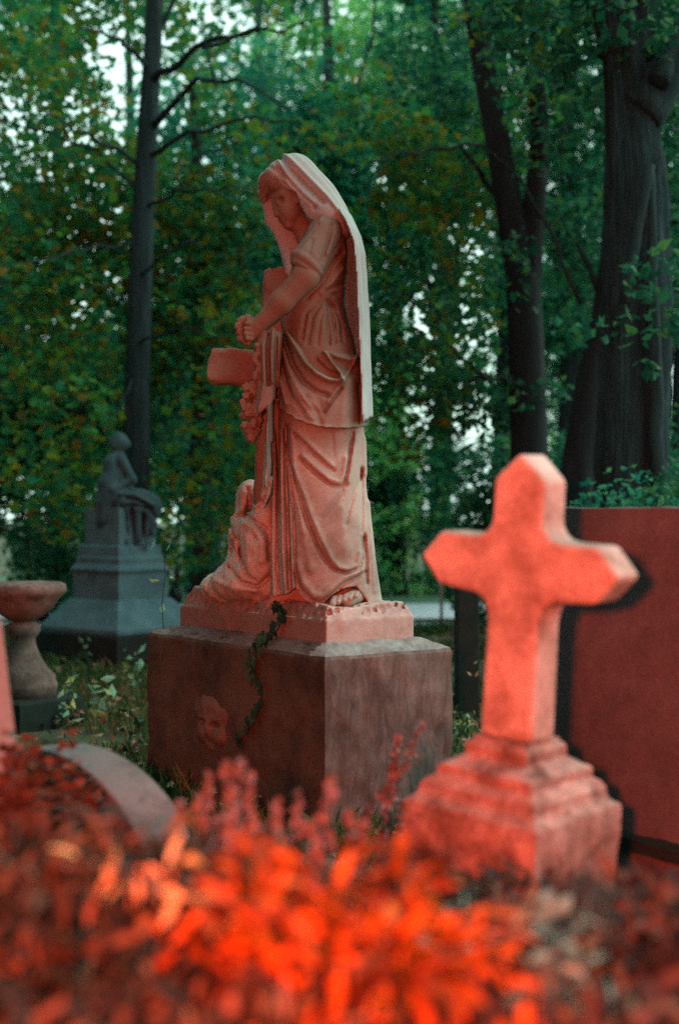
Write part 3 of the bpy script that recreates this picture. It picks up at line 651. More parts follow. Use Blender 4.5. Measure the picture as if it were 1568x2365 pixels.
# ================================================================ LEFT GRAVES
# round-topped tablet
def tablet():
    c0 = P(120, 1735, 3.05); R_, rise, t_ = .43, .21, .115
    rt_ = empty('arched_gravestone', (c0[0], c0[1], 0), 'grey gravestone with a low arched top, lower left among the red ferns', 'gravestone')
    prf = [(-R_, -.05)]+[(R_*math.sin(a), c0[2]-rise*(1-math.cos(a))) for a in np.linspace(-R(89), R(89), 35)]+[(R_, -.05)]
    rg = [[c0*np.array((1, 1, 0))-W*s+U*tt+np.array((0, 0, z)) for s, z in prf] for tt in (0, t_)]
    V, Fc = prism_rings([np.array(r) for r in rg]); o = mesh('tablet', V, Fc, M['tablet'], rt_, smooth=False); bevel(o, .006, 2)
    V, Fc = prism_rings([np.array([c0*np.array((1, 1, 0))-W*s+U*tt+np.array((0, 0, z)) for s, tt in ((-R_-.06, -.06), (R_+.06, -.06), (R_+.06, t_+.06), (-R_-.06, t_+.06))]) for z in (-.05, .12)])
    bevel(mesh('footing', V, Fc, M['dark'], rt_, smooth=False), .006)
tablet()
# tall tapered stone cut by the frame's edge
c0 = P(-68, 1420, 2.55); ob_ = empty('tapered_gravestone', (c0[0], c0[1], 0), 'pale pink tapered gravestone at the far left edge', 'gravestone')
def oq(c, h, z, y=YW+.1): return np.array([(c[0]+sx*h*math.cos(y)-sy*h*math.sin(y), c[1]+sx*h*math.sin(y)+sy*h*math.cos(y), z) for sx, sy in ((-1, -1), (1, -1), (1, 1), (-1, 1))])
V, Fc = prism_rings([oq(c0, .072, .42), oq(c0, .040, .80), oq(c0, .030, .83)]); o = mesh('shaft', V, Fc, M['pink'], ob_, smooth=False); bevel(o, .004)
V, Fc = prism_rings([oq(c0, .11, -.05), oq(c0, .11, .36), oq(c0, .085, .42)]); o = mesh('base', V, Fc, M['pink'], ob_, smooth=False); bevel(o, .005)
# bird bath
def lathe(mb, c, prof, n=40, sx=1.0):
    V = []; m = len(prof)
    for r_, z in prof:
        for k in range(n): a = 2*math.pi*k/n; V.append((c[0]+r_*math.cos(a)*sx, c[1]+r_*math.sin(a), z))
    Fc = [(i*n+k, i*n+(k+1) % n, (i+1)*n+(k+1) % n, (i+1)*n+k) for i in range(m-1) for k in range(n)]+[tuple(range(n))[::-1], tuple((m-1)*n+k for k in range(n))]
    mb.add(V, Fc)
c = P(54, 1600, 6.7); k = 6.7/F; z_ = lambda py: CZ-(py-1182)*k
bb = empty('bird_bath', (c[0], c[1], 0), 'weathered stone bird bath with moulded bowl on a baluster foot, left side', 'bird bath')
mb = MB(); lathe(mb, c, [(.045, z_(1434)), (.09, z_(1424)), (.13, z_(1408)), (.158, z_(1392)), (.162, z_(1386)), (.186, z_(1374)), (.202, z_(1366)), (.198, z_(1350)), (.18, z_(1345)), (.14, z_(1352)), (.02, z_(1362))])
mb.build('bowl', M['bath'], bb)
mb = MB(); lathe(mb, c, [(.155, z_(1610)), (.160, z_(1584)), (.162, z_(1580)), (.150, z_(1570)), (.152, z_(1560)), (.12, z_(1545)), (.085, z_(1520)), (.062, z_(1490)), (.058, z_(1472)), (.072, z_(1466)), (.082, z_(1455)), (.080, z_(1442)), (.045, z_(1436)), (.045, z_(1432))])
mb.build('baluster', M['bath'], bb)
V, Fc = prism_rings([oq(c, .21, -.05), oq(c, .20, z_(1612)), oq(c, .18, z_(1606))]); o = mesh('footing', V, Fc, M['dark'], bb, smooth=False); bevel(o, .01); subdiv_noise(o, 6, .012, 9)

# seated figure monument, deep in the shade
MD = 9.2; mk = MD/F
mc = P(275, 1500, MD); zz = lambda py: CZ-(py-1182)*mk
mon = empty('seated_figure_monument', (mc[0], mc[1]+.2, 0), 'dim blue grey monument of a seated draped figure on a stepped pedestal', 'monument')
mcc = np.array((mc[0]-.03, mc[1]+.25, 0)); MY = R(-38)
def mq(h, z, dx=0): return oq(mcc+np.array((dx, 0, 0)), h, z, MY)
V, Fc = prism_rings([mq(.40, zz(1545)), mq(.40, zz(1462))]); bevel(mesh('dark_step', V, Fc, M['dark'], mon, smooth=False), .006)
V, Fc = prism_rings([mq(.372, zz(1461)), mq(.372, zz(1450)), mq(.25, zz(1390)), mq(.235, zz(1385))]); bevel(mesh('sloping_base', V, Fc, M['blue'], mon, smooth=False), .005)
V, Fc = prism_rings([mq(.222, zz(1386)), mq(.218, zz(1325)), mq(.228, zz(1322)), mq(.232, zz(1316)), mq(.215, zz(1306)), mq(.205, zz(1303)), mq(.205, zz(1290)), mq(.196, zz(1285)), mq(.19, zz(1262)), mq(.165, zz(1258))])
bevel(mesh('moulded_die', V, Fc, M['blue'], mon, smooth=False), .003)
V, Fc = prism_rings([mq(.168, zz(1259)), mq(.160, zz(1172))]); bevel(mesh('seat_block', V, Fc, M['blue'], mon, smooth=False), .006)
def m3(px, py, y=0.0): return ((px-784)*mk, MD+.25+y, zz(py))
g = Grid((m3(205, 0)[0], MD-.05, zz(1300)), (m3(372, 0)[0], MD+.55, zz(985)), .009)
pk = mk
D = g.ell(m3(262, 1016), (21*pk, .062, 25*pk))
D = smin(D, g.ell(m3(252, 1022, -.02), (13*pk, .04, 15*pk)), .012)
D = smin(D, g.ell(m3(276, 1022, 0), (13*pk, .045, 12*pk)), .01)-.006*g.noise(75, 6)
D = smin(D, g.cap(m3(262, 1030), m3(262, 1052), 10*pk, 13*pk), .02)
D = smin(D, g.cap(m3(254, 1070), m3(256, 1130), 30*pk, 40*pk, 1.4), .03)
D = smin(D, g.cap(m3(244, 1120, -.05), m3(236, 1200, -.08), 30*pk, 24*pk, 1.3), .03)
D = smin(D, g.cap(m3(272, 1056, -.09), m3(300, 1108, -.10), 12*pk, 11*pk), .012)
D = smin(D, g.cap(m3(297, 1104, -.09), m3(258, 1128, -.17), 10*pk, 8*pk), .01)
D = smin(D, g.cap(m3(246, 1060, .08), m3(228, 1105, .02), 8*pk, 7*pk), .02)
D = smin(D, g.ell(m3(300, 1160, -.02), (60*pk, .19, 34*pk)), .03)
D = smin(D, g.ell(m3(325, 1175, -.02), (38*pk, .14, 34*pk)), .03)
D = smin(D, g.cap(m3(285, 1160, -.17), m3(278, 1240, -.19), 12*pk, 6*pk), .03)
D = smin(D, g.cap(m3(315, 1165, -.16), m3(308, 1265, -.13), 14*pk, 5*pk), .03)
D = smin(D, g.cap(m3(340, 1165, -.10), m3(340, 1225, -.05), 20*pk, 14*pk), .03)
for hx, hy, hl in ((272, -.20, 1222), (292, -.19, 1262), (300, -.17, 1246), (322, -.15, 1252), (332, -.12, 1268), (350, -.08, 1236)): D = smin(D, g.cap(m3(hx, 1170, hy+.02), m3(hx-2, hl, hy), 8*pk, 5*pk), .008)
D = smin(D, g.cap(m3(255, 1135, -.1), m3(232, 1160, -.1), 20*pk, 16*pk, 1.4), .03)
fl_ = [([(m3(a, 0)[0], zz(b)) for a, b in pl], w_*pk, am*pk) for pl, w_, am in [
 ([(262, 1180), (300, 1165), (345, 1175)], 4, -7), ([(290, 1150), (330, 1160), (355, 1200)], 4, -6), ([(285, 1180), (288, 1240)], 4, -9), ([(300, 1175), (302, 1270)], 4, -10), ([(325, 1185), (325, 1260)], 4, -9),
 ([(275, 1140), (310, 1140), (350, 1165)], 4, 5), ([(262, 1070), (268, 1110)], 4, -4)]]
D = D-g.lines(fl_)-.003*g.noise(50, 3)
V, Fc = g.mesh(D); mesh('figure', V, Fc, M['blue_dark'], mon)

# dark stone pillar behind the pale cross; metal signpost by the road
c = P(1077, 1640, 7.1); dp = empty('dark_stone_pillar', (c[0], c[1], 0), 'dark mossy stone pillar standing between the brown block and the pale cross', 'pillar')
k = 7.1/F
V, Fc = prism_rings([oq(c, 26*k, -.05, .1), oq(c, 24*k, 1-(1262-1182)*k, .1), oq(c, 18*k, 1-(1240-1182)*k, .1)]); bevel(mesh('shaft', V, Fc, M['dark'], dp, smooth=False), .008)
c = P(1019, 1440, 12.3); sp = empty('metal_post', (c[0], c[1], 0), 'thin grey metal post standing at the edge of the pale road', 'post')
pm, n_, L_, b_ = new_mat('galvanised_metal'); b_.inputs['Base Color'].default_value = (.35, .40, .44, 1); b_.inputs['Metallic'].default_value = .5; b_.inputs['Roughness'].default_value = .5
b = MB(); b.tube([(c[0], c[1], 0), (c[0], c[1], .62)], [.014, .013], 10); b.build('pole', pm, sp)
b = MB(); lathe(b, (c[0], c[1]), [(.016, .622), (.024, .63), (.024, .66), (.015, .672)], 16); b.build('cap', pm, sp)

# ================================================================ LEAVES AND TREES
def snoise(Pn, sc, seed, k=9):
    g_ = np.random.default_rng(seed); out = np.zeros(len(Pn))
    for i in range(k):
        v = g_.normal(size=3); v /= np.linalg.norm(v); v *= sc*g_.uniform(.5, 1.8); out += np.sin(Pn@v+g_.uniform(0, 6.28))
    return out/math.sqrt(k/2)
def leaf_mesh(name, C, size, mat, parent, upright=.55, lobed=False, aspect=.62):
    """one small face (or lobed leaf) per centre, loosely facing up and out"""
    n = len(C); nv = nr.normal(size=(n, 3)); nv[:, 2] = np.abs(nv[:, 2])+upright; nv /= np.linalg.norm(nv, axis=1)[:, None]
    a = nr.normal(size=(n, 3)); a -= (a*nv).sum(1)[:, None]*nv; a /= np.linalg.norm(a, axis=1)[:, None]; b_ = np.cross(nv, a)
    s = (size*nr.uniform(.6, 1.35, n))[:, None]
    if lobed:
        sh_ = [(-.5, 0), (-.30, .42), (.02, .22), (.28, .52), (.30, .16), (.62, 0), (.30, -.16), (.28, -.52), (.02, -.22), (-.30, -.42)]
    else: sh_ = [(-.5, 0), (-.05, .5*aspect), (.5, 0), (-.05, -.5*aspect)]
    k = len(sh_); V = np.empty((n, k, 3))
    for j, (x, y) in enumerate(sh_): V[:, j] = C+s*(x*a+y*b_-.18*abs(y)*nv*2)
    return mesh(name, V.reshape(-1, 3), np.arange(n*k).reshape(n, k), mat, parent, smooth=False)
def blob_points(n, blobs, sc, thr, seed, shell=.35):
    """points through a set of ellipsoids, thinned by 3-D noise into clumps with gaps"""
    vol = np.array([b[1][0]*b[1][1]*b[1][2] for b in blobs]); pr = vol/vol.sum(); out = []; got = 0
    while got < n:
        m = n*2; i = nr.choice(len(blobs), m, p=pr); c = np.array([b[0] for b in blobs])[i]; r = np.array([b[1] for b in blobs])[i]
        d = nr.normal(size=(m, 3)); d /= np.linalg.norm(d, axis=1)[:, None]; rad = nr.uniform(shell**3, 1, m)**(1/3)
        p = c+d*rad[:, None]*r; keep = (snoise(p, sc, seed)+.38*snoise(p, sc*3.1, seed+1) > thr) & (p[:, 2] > .02)
        p = p[keep]; out.append(p); got += len(p)
    return np.concatenate(out)[:n]
G_DK = [(0, (.006, .07, .042)), (.45, (.012, .12, .065)), (.8, (.03, .19, .08)), (1, (.08, .24, .05))]
G_TEAL = [(0, (.010, .12, .085)), (.5, (.022, .22, .14)), (.85, (.05, .31, .18)), (1, (.12, .34, .08))]
G_AUT = [(0, (.01, .13, .06)), (.35, (.02, .21, .08)), (.6, (.06, .26, .04)), (.82, (.16, .25, .02)), (.93, (.14, .10, .02)), (1, (.28, .26, .03))]
G_LIT = [(0, (.08, .36, .12)), (.5, (.16, .52, .18)), (1, (.36, .60, .14))]  # sunlight on the far clearing is put into these leaf colours
M['l_dark'] = leaf_mat('dark_green_leaves', G_DK, .35)
M['l_teal'] = leaf_mat('blue_green_leaves', G_TEAL, .5)
M['l_aut'] = leaf_mat('turning_leaves', G_AUT, .4)
M['l_lit'] = leaf_mat('sunlit_green_leaves', G_LIT, .5)

def limb(b, p0, p1, r0, r1, sag=.0, wob=.06, n=7, seg=7):
    p0, p1 = np.array(p0, float), np.array(p1, float); L = np.linalg.norm(p1-p0); pts = []; rs = []
    for i in range(n+1):
        t = i/n; j = np.array([rnd.uniform(-1, 1) for _ in range(3)])*wob*L*math.sin(math.pi*t)*.5
        pts.append(p0+(p1-p0)*t+j+np.array((0, 0, sag*L*math.sin(math.pi*t)))); rs.append(r0+(r1-r0)*t)
    b.tube(pts, rs, seg); return pts
def tree(name, label, base, trunk_pts, trunk_r, limbs, blobs, nleaf, size, lmat, bmat, thr=-.1, sc=1.2, seed=1, group=None, lobed=False, upright=.5):
    t = empty(name, (base[0], base[1], 0), label, 'tree', group)
    b = MB(); b.tube(trunk_pts, trunk_r, 16)
    for l in limbs: limb(b, *l)
    o = b.build('trunk', bmat, t)
    pts = blob_points(nleaf, blobs, sc, thr, seed)
    if name == 'woodland_tree': pts = pts[(np.linalg.norm(pts-np.array((0, 0, 1)), axis=1) > 1.9) & ~((pts[:, 1] > -1.5) & (np.abs(pts[:, 0]) < .9+.34*np.maximum(pts[:, 1], 0)))]
    leaf_mesh('crown', pts, size, lmat, t, upright, lobed)
    return t

# 1. slim maple on the left with arching boughs and turning leaves
D1 = 11.0; a = lambda px, py, dy=0: P(px, py, D1+dy)
tp1 = [a(322, 1500), a(322, 1250), a(318, 1080), a(316, 900), a(324, 700), a(330, 500), a(343, 280), a(354, 100), a(362, -100), a(368, -400)]
tp1[0][2] = -.05
lm1 = [(a(350, 190), a(620, 60, -1.2), .034, .006, .05, .08, 10), (a(347, 300), a(660, 250, -1.5), .030, .006, .16, .05, 10), (a(336, 365), a(700, 285, -1.2), .024, .005, .08, .05, 10), (a(330, 480), a(600, 450, -1), .018, .004, .08, .06, 9),
       (a(325, 380), a(60, 255, -1.5), .022, .004, .03, .05, 10), (a(326, 440), a(-60, 280, -.8), .016, .004, .12, .05, 10), (a(320, 560), a(0, 620, -1), .018, .004, .02, .05, 10), (a(345, 160), a(170, 60, -1), .024, .005, .08, .08, 9),
       (a(318, 640), a(540, 560, -1.5), .015, .004, .05), (a(470, 110, -.9), a(780, 40, -1.4), .014, .004, .03), (a(500, 200, -1.2), a(470, 70, -1.4), .010, .003, .0), (a(316, 800), a(520, 780, -1.4), .013, .003, .06), (a(352, 90), a(440, -60), .026, .008), (a(405, 205, -.4), a(470, 330, -.8), .010, .003), (a(318, 860), a(240, 1000, -.8), .012, .003), (a(318, 720), a(180, 680, -.9), .012, .003, .1)]
bl1 = [(a(330, 300, 1.9), (2.3, 1.6, 2.6)), (a(580, 480, -.6), (.75, 1.3, 1.5)), (a(100, 480, -.5), (.65, 1.4, 1.5)), (a(520, 880, -.6), (.55, 1.1, 1.0)), (a(700, 120, -.8), (1.1, 1.3, 1.3)), (a(440, 1180, -.1), (.4, .6, .55)), (a(140, 900, -.2), (.5, 1.1, 1.2)), (a(930, 160, -.6), (1.2, 1.2, 1.2)), (a(960, 620, -.2), (.7, .9, 1.5)), (a(330, 700, 1.6), (1.4, 1.0, 1.4)), (a(330, 460, -.9), (.5, .3, .35)), (a(330, 850, -.9), (.5, .3, .3)), (a(300, 560, -1.3), (.45, .3, .35)), (a(370, 240, -1.3), (.5, .3, .3)), (a(270, 700, -1.3), (.4, .3, .35)), (a(340, 60, -1.2), (.5, .3, .25))]
tree('maple_tree', 'slim maple with long arching boughs and olive turning leaves, left of the statue', a(322, 1500), tp1, [.13, .11, .10, .096, .092, .086, .078, .07, .06, .045], lm1, bl1, 20000, .078, M['l_aut'], M['bark2'], thr=.45, sc=2.0, seed=3, lobed=True)

# 2. dark forked tree between the statue and the pale cross
D2_ = 10.2; a = lambda px, py, dy=0: P(px, py, D2_+dy)
tp = [a(1222, 1540), a(1224, 1250), a(1222, 1040), a(1216, 850), a(1208, 650), a(1180, 500), a(1150, 330), a(1110, 120), a(1085, -60), a(1060, -300)]; tp[0][2] = -.05
lm = [(a(1212, 700), a(1245, 380), .11, .075, 0, .02), (a(1245, 390), a(1238, 120), .075, .06, 0, .02), (a(1238, 130), a(1290, -150), .06, .04, 0, .02), (a(1210, 900), a(1085, 880, -.4), .03, .012, .1), (a(1140, 890, -.2), a(1040, 800, -.8), .018, .008),
      (a(1340, 700, -1.5), a(1205, 420, -1.2), .014, .010, .04), (a(1205, 420, -1.2), a(1110, 335, -1.2), .011, .006, .02), (a(1110, 335, -1.2), a(850, 375, -1.6), .012, .006, .03), (a(1100, 340, -1.2), a(1040, 460, -1.2), .008, .003), (a(1170, 480), a(1060, 330), .03, .012)]
bl2 = [(a(1230, 160, 1.5), (1.3, 1.2, 1.1)), (a(1100, 480, 1.2), (.9, 1.0, 1.0)), (a(1330, 420, 1.1), (.6, .9, 1.2)), (a(1100, 760, .2), (.9, .8, .8)), (a(1290, 640, -.4), (.55, .6, .5))]
tree('forked_tree', 'dark tree with a thick lower trunk and two upright forks, behind the pale cross', a(1222, 1540), tp, [.20, .15, .135, .13, .125, .10, .09, .08, .075, .06], lm, bl2, 9000, .08, M['l_dark'], M['bark'], thr=.45, sc=2.2, seed=8)

# 3. massive tree at the right edge with ridged bark
D3 = 8.6; a = lambda px, py, dy=0: P(px, py, D3+dy)
def big_trunk():
    t = empty('old_ridged_tree', tuple(a(1440, 1500)*np.array((1, 1, 0))), 'huge old tree with ridged grey bark filling the right edge', 'tree')
    prof = [(1600, 1330, 1600), (1400, 1352, 1570), (1200, 1368, 1545), (1080, 1376, 1535), (900, 1386, 1538), (760, 1394, 1545), (600, 1396, 1545), (400, 1400, 1535), (280, 1402, 1515), (180, 1398, 1500), (60, 1385, 1475), (-80, 1370, 1450), (-300, 1350, 1410)]
    n = 200; V = []; rings = 240; pys = np.linspace(1600, -300, rings)
    pp = np.array(prof)[::-1]
    for py in pys:
        l = np.interp(py, pp[:, 0], pp[:, 1]); r = np.interp(py, pp[:, 0], pp[:, 2]); c = a((l+r)/2, py); rad = (r-l)/2*D3/F
        for k_ in range(n):
            th = 2*math.pi*k_/n; u_ = Vector((math.cos(th)*2.2, math.sin(th)*2.2, c[2]*.35))
            rr = rad*(1+.10*noise.fractal(u_, 1, 2, 3)+.05*math.sin(th*5+c[2]*.5))+.013*abs(math.sin(th*31+4.2*noise.noise(Vector((math.cos(th)*2, math.sin(th)*2, c[2]*1.1)))))*(.9+1.2*noise.noise(Vector((math.cos(th)*6, math.sin(th)*6, c[2]*5))))+.006*noise.noise(Vector((math.cos(th)*14, math.sin(th)*14, c[2]*9)))-.006
            V.append((c[0]+rr*math.cos(th), c[1]+.9*rr*math.sin(th), c[2]))
    Fc = np.array([(i*n+k_, i*n+(k_+1) % n, (i+1)*n+(k_+1) % n, (i+1)*n+k_) for i in range(rings-1) for k_ in range(n)])
    mesh('trunk', V, Fc, M['bark2'], t)
    b = MB(); limb(b, a(1470, 260), a(1590, 120), .17, .12, .06, .03, 7, 14); limb(b, a(1420, 130), a(1380, -200), .11, .09); limb(b, a(1520, 190, -.2), a(1568, 60), .07, .04)
    limb(b, a(1440, 700, -.3), a(1502, 380, -.32), .035, .03, 0, .03); limb(b, a(1520, 1180, -.22), a(1505, 400, -.26), .05, .02, 0, .02, 9, 12); limb(b, a(1470, 130), a(1500, -100), .09, .07)
    b.build('limbs', M['bark2'], t)
    pts = blob_points(4600, [(a(1420, -20, -.3), (.9, .9, .42)), (a(1290, 40, .5), (.8, .9, .7)), (a(1550, 640, -.75), (.3, .25, .22)), (a(1420, 760, -.8), (.42, .2, .10)), (a(1500, 850, -.8), (.2, .1, .08)), (a(1310, 330, .6), (.35, .6, .6)), (a(1620, 300, .9), (.5, .6, 1.2)), (a(1400, 240, -.6), (.25, .2, .10))], 2.4, .3, 21)
    leaf_mesh('crown', pts, .085, M['l_dark'], t, .4)
big_trunk()
a = lambda px, py, dy=0: P(px, py, 9.4+dy)
tp = [a(1310, 1560), a(1318, 1250), a(1335, 1080), a(1362, 900), a(1395, 740), a(1420, 560), a(1440, 300), a(1450, 50)]; tp[0][2] = -.05
tree('leaning_tree', 'black leaning trunk in front of the ridged tree, left side of it', a(1310, 1560), tp, [.16, .13, .115, .105, .09, .08, .07, .05], [(a(1400, 700), a(1330, 560), .03, .01)], [(a(1400, 60, .4), (.6, .5, .5))], 900, .09, M['l_dark'], M['bark'], thr=.3, sc=2, seed=71)
# dim trunk left of the statue
D4 = 12.5; a = lambda px, py, dy=0: P(px, py, D4+dy)
tp = [a(478, 1440), a(480, 1330), a(474, 1230), a(470, 1120), a(466, 900), a(470, 700), a(455, 450), a(450, 200)]; tp[0][2] = -.05
tree('shaded_tree', 'black-looking shaded tree trunk just left of the rocky mound', a(478, 1440), tp, [.17, .15, .145, .12, .09, .07, .055, .04], [(a(474, 1230), a(440, 1040), .07, .03), (a(470, 1000), a(520, 850), .03, .01)],
     [(a(470, 1000, .5), (1.0, .8, 1.4)), (a(300, 700, .5), (1.6, 1.2, 1.3))], 3800, .12, M['l_dark'], M['bark'], thr=.4, sc=1.8, seed=31)

# the trees beyond, each with its own stem and crown
far = [(-60, 16.5, 'l_dark', 6.2, 1.9), (130, 18.5, 'l_teal', 8.6, 2.5), (300, 21, 'l_teal', 9.5, 2.6), (450, 17.5, 'l_teal', 7.0, 2.0), (600, 20, 'l_teal', 9.6, 2.6), (760, 17.2, 'l_teal', 8.0, 2.1), (900, 21, 'l_lit', 9.8, 2.6),
       (1010, 18, 'l_teal', 8.2, 2.2), (1150, 20.5, 'l_dark', 9.6, 2.6), (1300, 17.6, 'l_dark', 8.0, 1.9), (1420, 21, 'l_teal', 9.6, 2.5), (1560, 17.4, 'l_dark', 8.6, 2.3), (1680, 21, 'l_teal', 9.4, 2.5)]
names = ['tree at the left edge beyond the road', 'broad blue green tree in the upper left distance', 'tall pale green tree behind the slim maple', 'low crowned tree seen through the maple boughs', 'tree beyond the road left of the statue head',
         'blue green tree directly behind the veiled head', 'lightest green tree right of the veiled head', 'tree between the veil and the forked trunk', 'dark tree behind the forked trunk', 'dark slender tree above the pale cross',
         'tree showing between the fork and the ridged trunk', 'dark tree behind the ridged trunk', 'tree at the far right edge beyond the road']
for i, (px, Y, mt, h, r) in enumerate(far):
    c = P(px, 1182, Y)*np.array((1, 1, 0)); bl = []
    for k_ in range(8):
        bl.append((c+np.array((rnd.uniform(-.65, .65)*r, rnd.uniform(-.5, .5)*r, rnd.uniform(2.6, h))), (r*rnd.uniform(.5, .75), r*rnd.uniform(.4, .65), rnd.uniform(.8, 1.3))))
    tp = [c+np.array((0, 0, -.05)), c+np.array((.1, 0, h*.4)), c+np.array((-.05, 0, h*.95))]
    tree('background_tree', names[i], c, tp, [.16, .12, .04], [(tp[1], b_[0], .05, .015) for b_ in bl[:5]], bl, 9500, .118, M[mt], M['bark'], thr=.46, sc=1.0, seed=50+i*3, group='trees beyond the road')
# bushes: a hedge-like row, each its own
bush = [(-40, 12.6, 1.0, 2.5, 'l_dark'), (110, 13.0, 1.0, 2.2, 'l_dark'), (240, 14.5, .9, 1.7, 'l_dark'), (400, 15.5, 1.1, 1.9, 'l_dark'), (560, 16.3, 1.1, 2.3, 'l_teal'), (700, 17, 1.1, 2.2, 'l_dark'), (850, 17.2, 1.2, 2.3, 'l_dark'), (925, 16.9, .8, 3.1, 'l_lit'),
        (1000, 17.6, 1.2, 2.0, 'l_dark'), (1190, 12.4, .5, 1.5, 'l_dark'), (1230, 12.8, .9, 1.6, 'l_dark'), (1300, 22, 1.8, 3.6, 'l_lit'), (1380, 11.3, .8, 1.35, 'l_dark'), (1480, 7.6, .42, 1.12, 'l_teal'), (1575, 7.8, .45, 1.22, 'l_dark'), (1375, 8.4, .30, 1.12, 'l_dark'), (1540, 11.5, .9, 1.7, 'l_dark')]
bn = ['dark bush at the left edge', 'tall dark bush behind the bird bath', 'dark bush behind the seated figure', 'dark bush behind the shaded trunk', 'blue green bush left of the mourner across the road', 'dark bush right behind the rustic cross', 'dark bush behind the mourner across the road',
      'bright green tall bush right of the veil', 'dark bush above the metal post', 'dark bush left of the forked trunk', 'dark bush at the foot of the forked trunk', 'sunlit bush seen in the gap between the trunks', 'dark bush behind the slab tomb', 'leafy undergrowth at the foot of the ridged trunk',
      'dark undergrowth at the right edge above the slab', 'small dark bush just right of the pale cross top', 'dark bush behind the ridged trunk']
for i, (px, Y, r, h, mt) in enumerate(bush):
    c = P(px, 1182, Y)*np.array((1, 1, 0)); t = empty('bush', c, bn[i], 'bush', 'bushes behind the graves')
    b = MB()
    for k_ in range(5): limb(b, c+np.array((rnd.uniform(-.1, .1), 0, -.03)), c+np.array((rnd.uniform(-.6, .6)*r, rnd.uniform(-.4, .4)*r, h*.8)), .02, .006)
    b.build('stems', M['bark'], t)
    bl = [(c+np.array((rnd.uniform(-.5, .5)*r, rnd.uniform(-.3, .3)*r, h*q_)), (r*.8, r*.6, h*.32)) for q_ in (.2, .35, .5, .68, .8)]
    leaf_mesh('foliage', blob_points(int(5200*max(.5, r)), bl, 2.2, -.35, 90+i), (.085 if Y > 10 else .05), M[mt], t, .5)

# ================================================================ GRASS, LITTER, SMALL PLANTS
def blades(n, area, hmin, hmax, mat, name, kind='stuff', wd=.006):
    C = area(n); n = len(C); a_ = nr.uniform(0, 2*math.pi, n); h = nr.uniform(hmin, hmax, n); ln = nr.uniform(.1, .7, n)
    d = np.stack([np.cos(a_), np.sin(a_), np.zeros(n)], 1); s = np.stack([-np.sin(a_), np.cos(a_), np.zeros(n)], 1)*wd
    up = np.array((0, 0, 1.0)); V = np.empty((n, 6, 3))
    p1 = C+up*(h*.55)[:, None]+d*(h*ln*.3)[:, None]; p2 = C+up*h[:, None]*.95+d*(h*ln)[:, None]
    V[:, 0] = C-s*.8; V[:, 1] = C+s*.8; V[:, 2] = p1+s*.6; V[:, 3] = p2+s*.1; V[:, 4] = p2-s*.1; V[:, 5] = p1-s*.6
    o = mesh(name, V.reshape(-1, 3), np.arange(n*6).reshape(n, 6), mat, None, smooth=False); return tag(o, kind=kind)
M['grass'] = leaf_mat('grass_blades', [(0, (.03, .09, .03)), (.6, (.06, .15, .05)), (.85, (.14, .18, .07)), (1, (.22, .17, .09))], .3, .5)
def area1(n):
    p = nr.uniform((-2.6, 2.6, -.01), (3.2, 12.0, -.01), (n, 3)); p = p[snoise(p, 2.2, 5) > -.5]; return p
blades(42000, area1, .03, .13, M['grass'], 'grass')
M['litter'] = leaf_mat('fallen_leaves', [(0, (.09, .04, .025)), (.4, (.16, .09, .055)), (.8, (.26, .18, .12)), (1, (.30, .24, .12))], .15, .6)
p = nr.uniform((-2.6, 2.6, .03), (3.0, 12.0, .07), (4200, 3)); o = leaf_mesh('fallen_leaves', p, .04, M['litter'], None, 2.0, True); tag(o, kind='stuff')
# thin sapling beside the block, broad-leaved weeds
def sprig(name, label, p0, p1, nl, size, mat, cat='plant', sidew=.05, stem_r=.002):
    t = empty(name, (p0[0], p0[1], p0[2]), label, cat); b = MB(); pts = limb(b, p0, p1, stem_r*1.5, stem_r*.6, 0, .06, 8, 6)
    b.build('stem', M['bark'], t); C = []
    for i in range(nl): q_ = pts[rnd.randint(2, 8)]; C.append(q_+np.array((rnd.uniform(-1, 1)*sidew, rnd.uniform(-.5, .5)*sidew, rnd.uniform(-.4, .4)*sidew)))
    leaf_mesh('leaves', np.array(C), size, mat, t, .3, False, .5)
M['weed'] = leaf_mat('weed_leaves', [(0, (.10, .30, .18)), (.6, (.25, .50, .35)), (1, (.35, .40, .10))], .4, .4)
e0 = P(372, 1470, 5.6)
sprig('sapling', 'thin pale sapling with a few leaves left of the brown block', e0*np.array((1, 1, 0)), P(380, 1265, 5.6), 16, .05, M['weed'])
sprig('weed', 'low broad-leaved weed in the grass near the bird bath', P(232, 1640, 6.6)*np.array((1, 1, 0)), P(240, 1560, 6.6), 12, .08, M['weed'])
sprig('weed', 'small weed growing against the foot of the bird bath', P(150, 1650, 6.3)*np.array((1, 1, 0)), P(165, 1560, 6.3), 18, .05, M['weed'])
sprig('weed', 'dark green weed at the left foot of the brown block', P(305, 1700, 5.6)*np.array((1, 1, 0)), P(300, 1640, 5.6), 24, .045, M['ivy'])
sprig('weed', 'thin weed in front of the seated monument step', P(215, 1560, 8.0)*np.array((1, 1, 0)), P(190, 1480, 8.0), 18, .06, M['ivy'])
sprig('weed', 'weed against the seated monument, near the brown block', P(300, 1560, 7.8)*np.array((1, 1, 0)), P(310, 1500, 7.8), 18, .06, M['weed'])
sprig('weed', 'wispy pale weed between the brown block and the pale cross', P(1052, 1740, 5.9)*np.array((1, 1, 0)), P(1062, 1655, 5.9), 26, .03, M['weed'])
sprig('weed', 'dark dry weed stalk leaning beside the dark pillar', P(1075, 1690, 6.2)*np.array((1, 1, 0)), P(1100, 1500, 6.2), 6, .03, M['litter'])

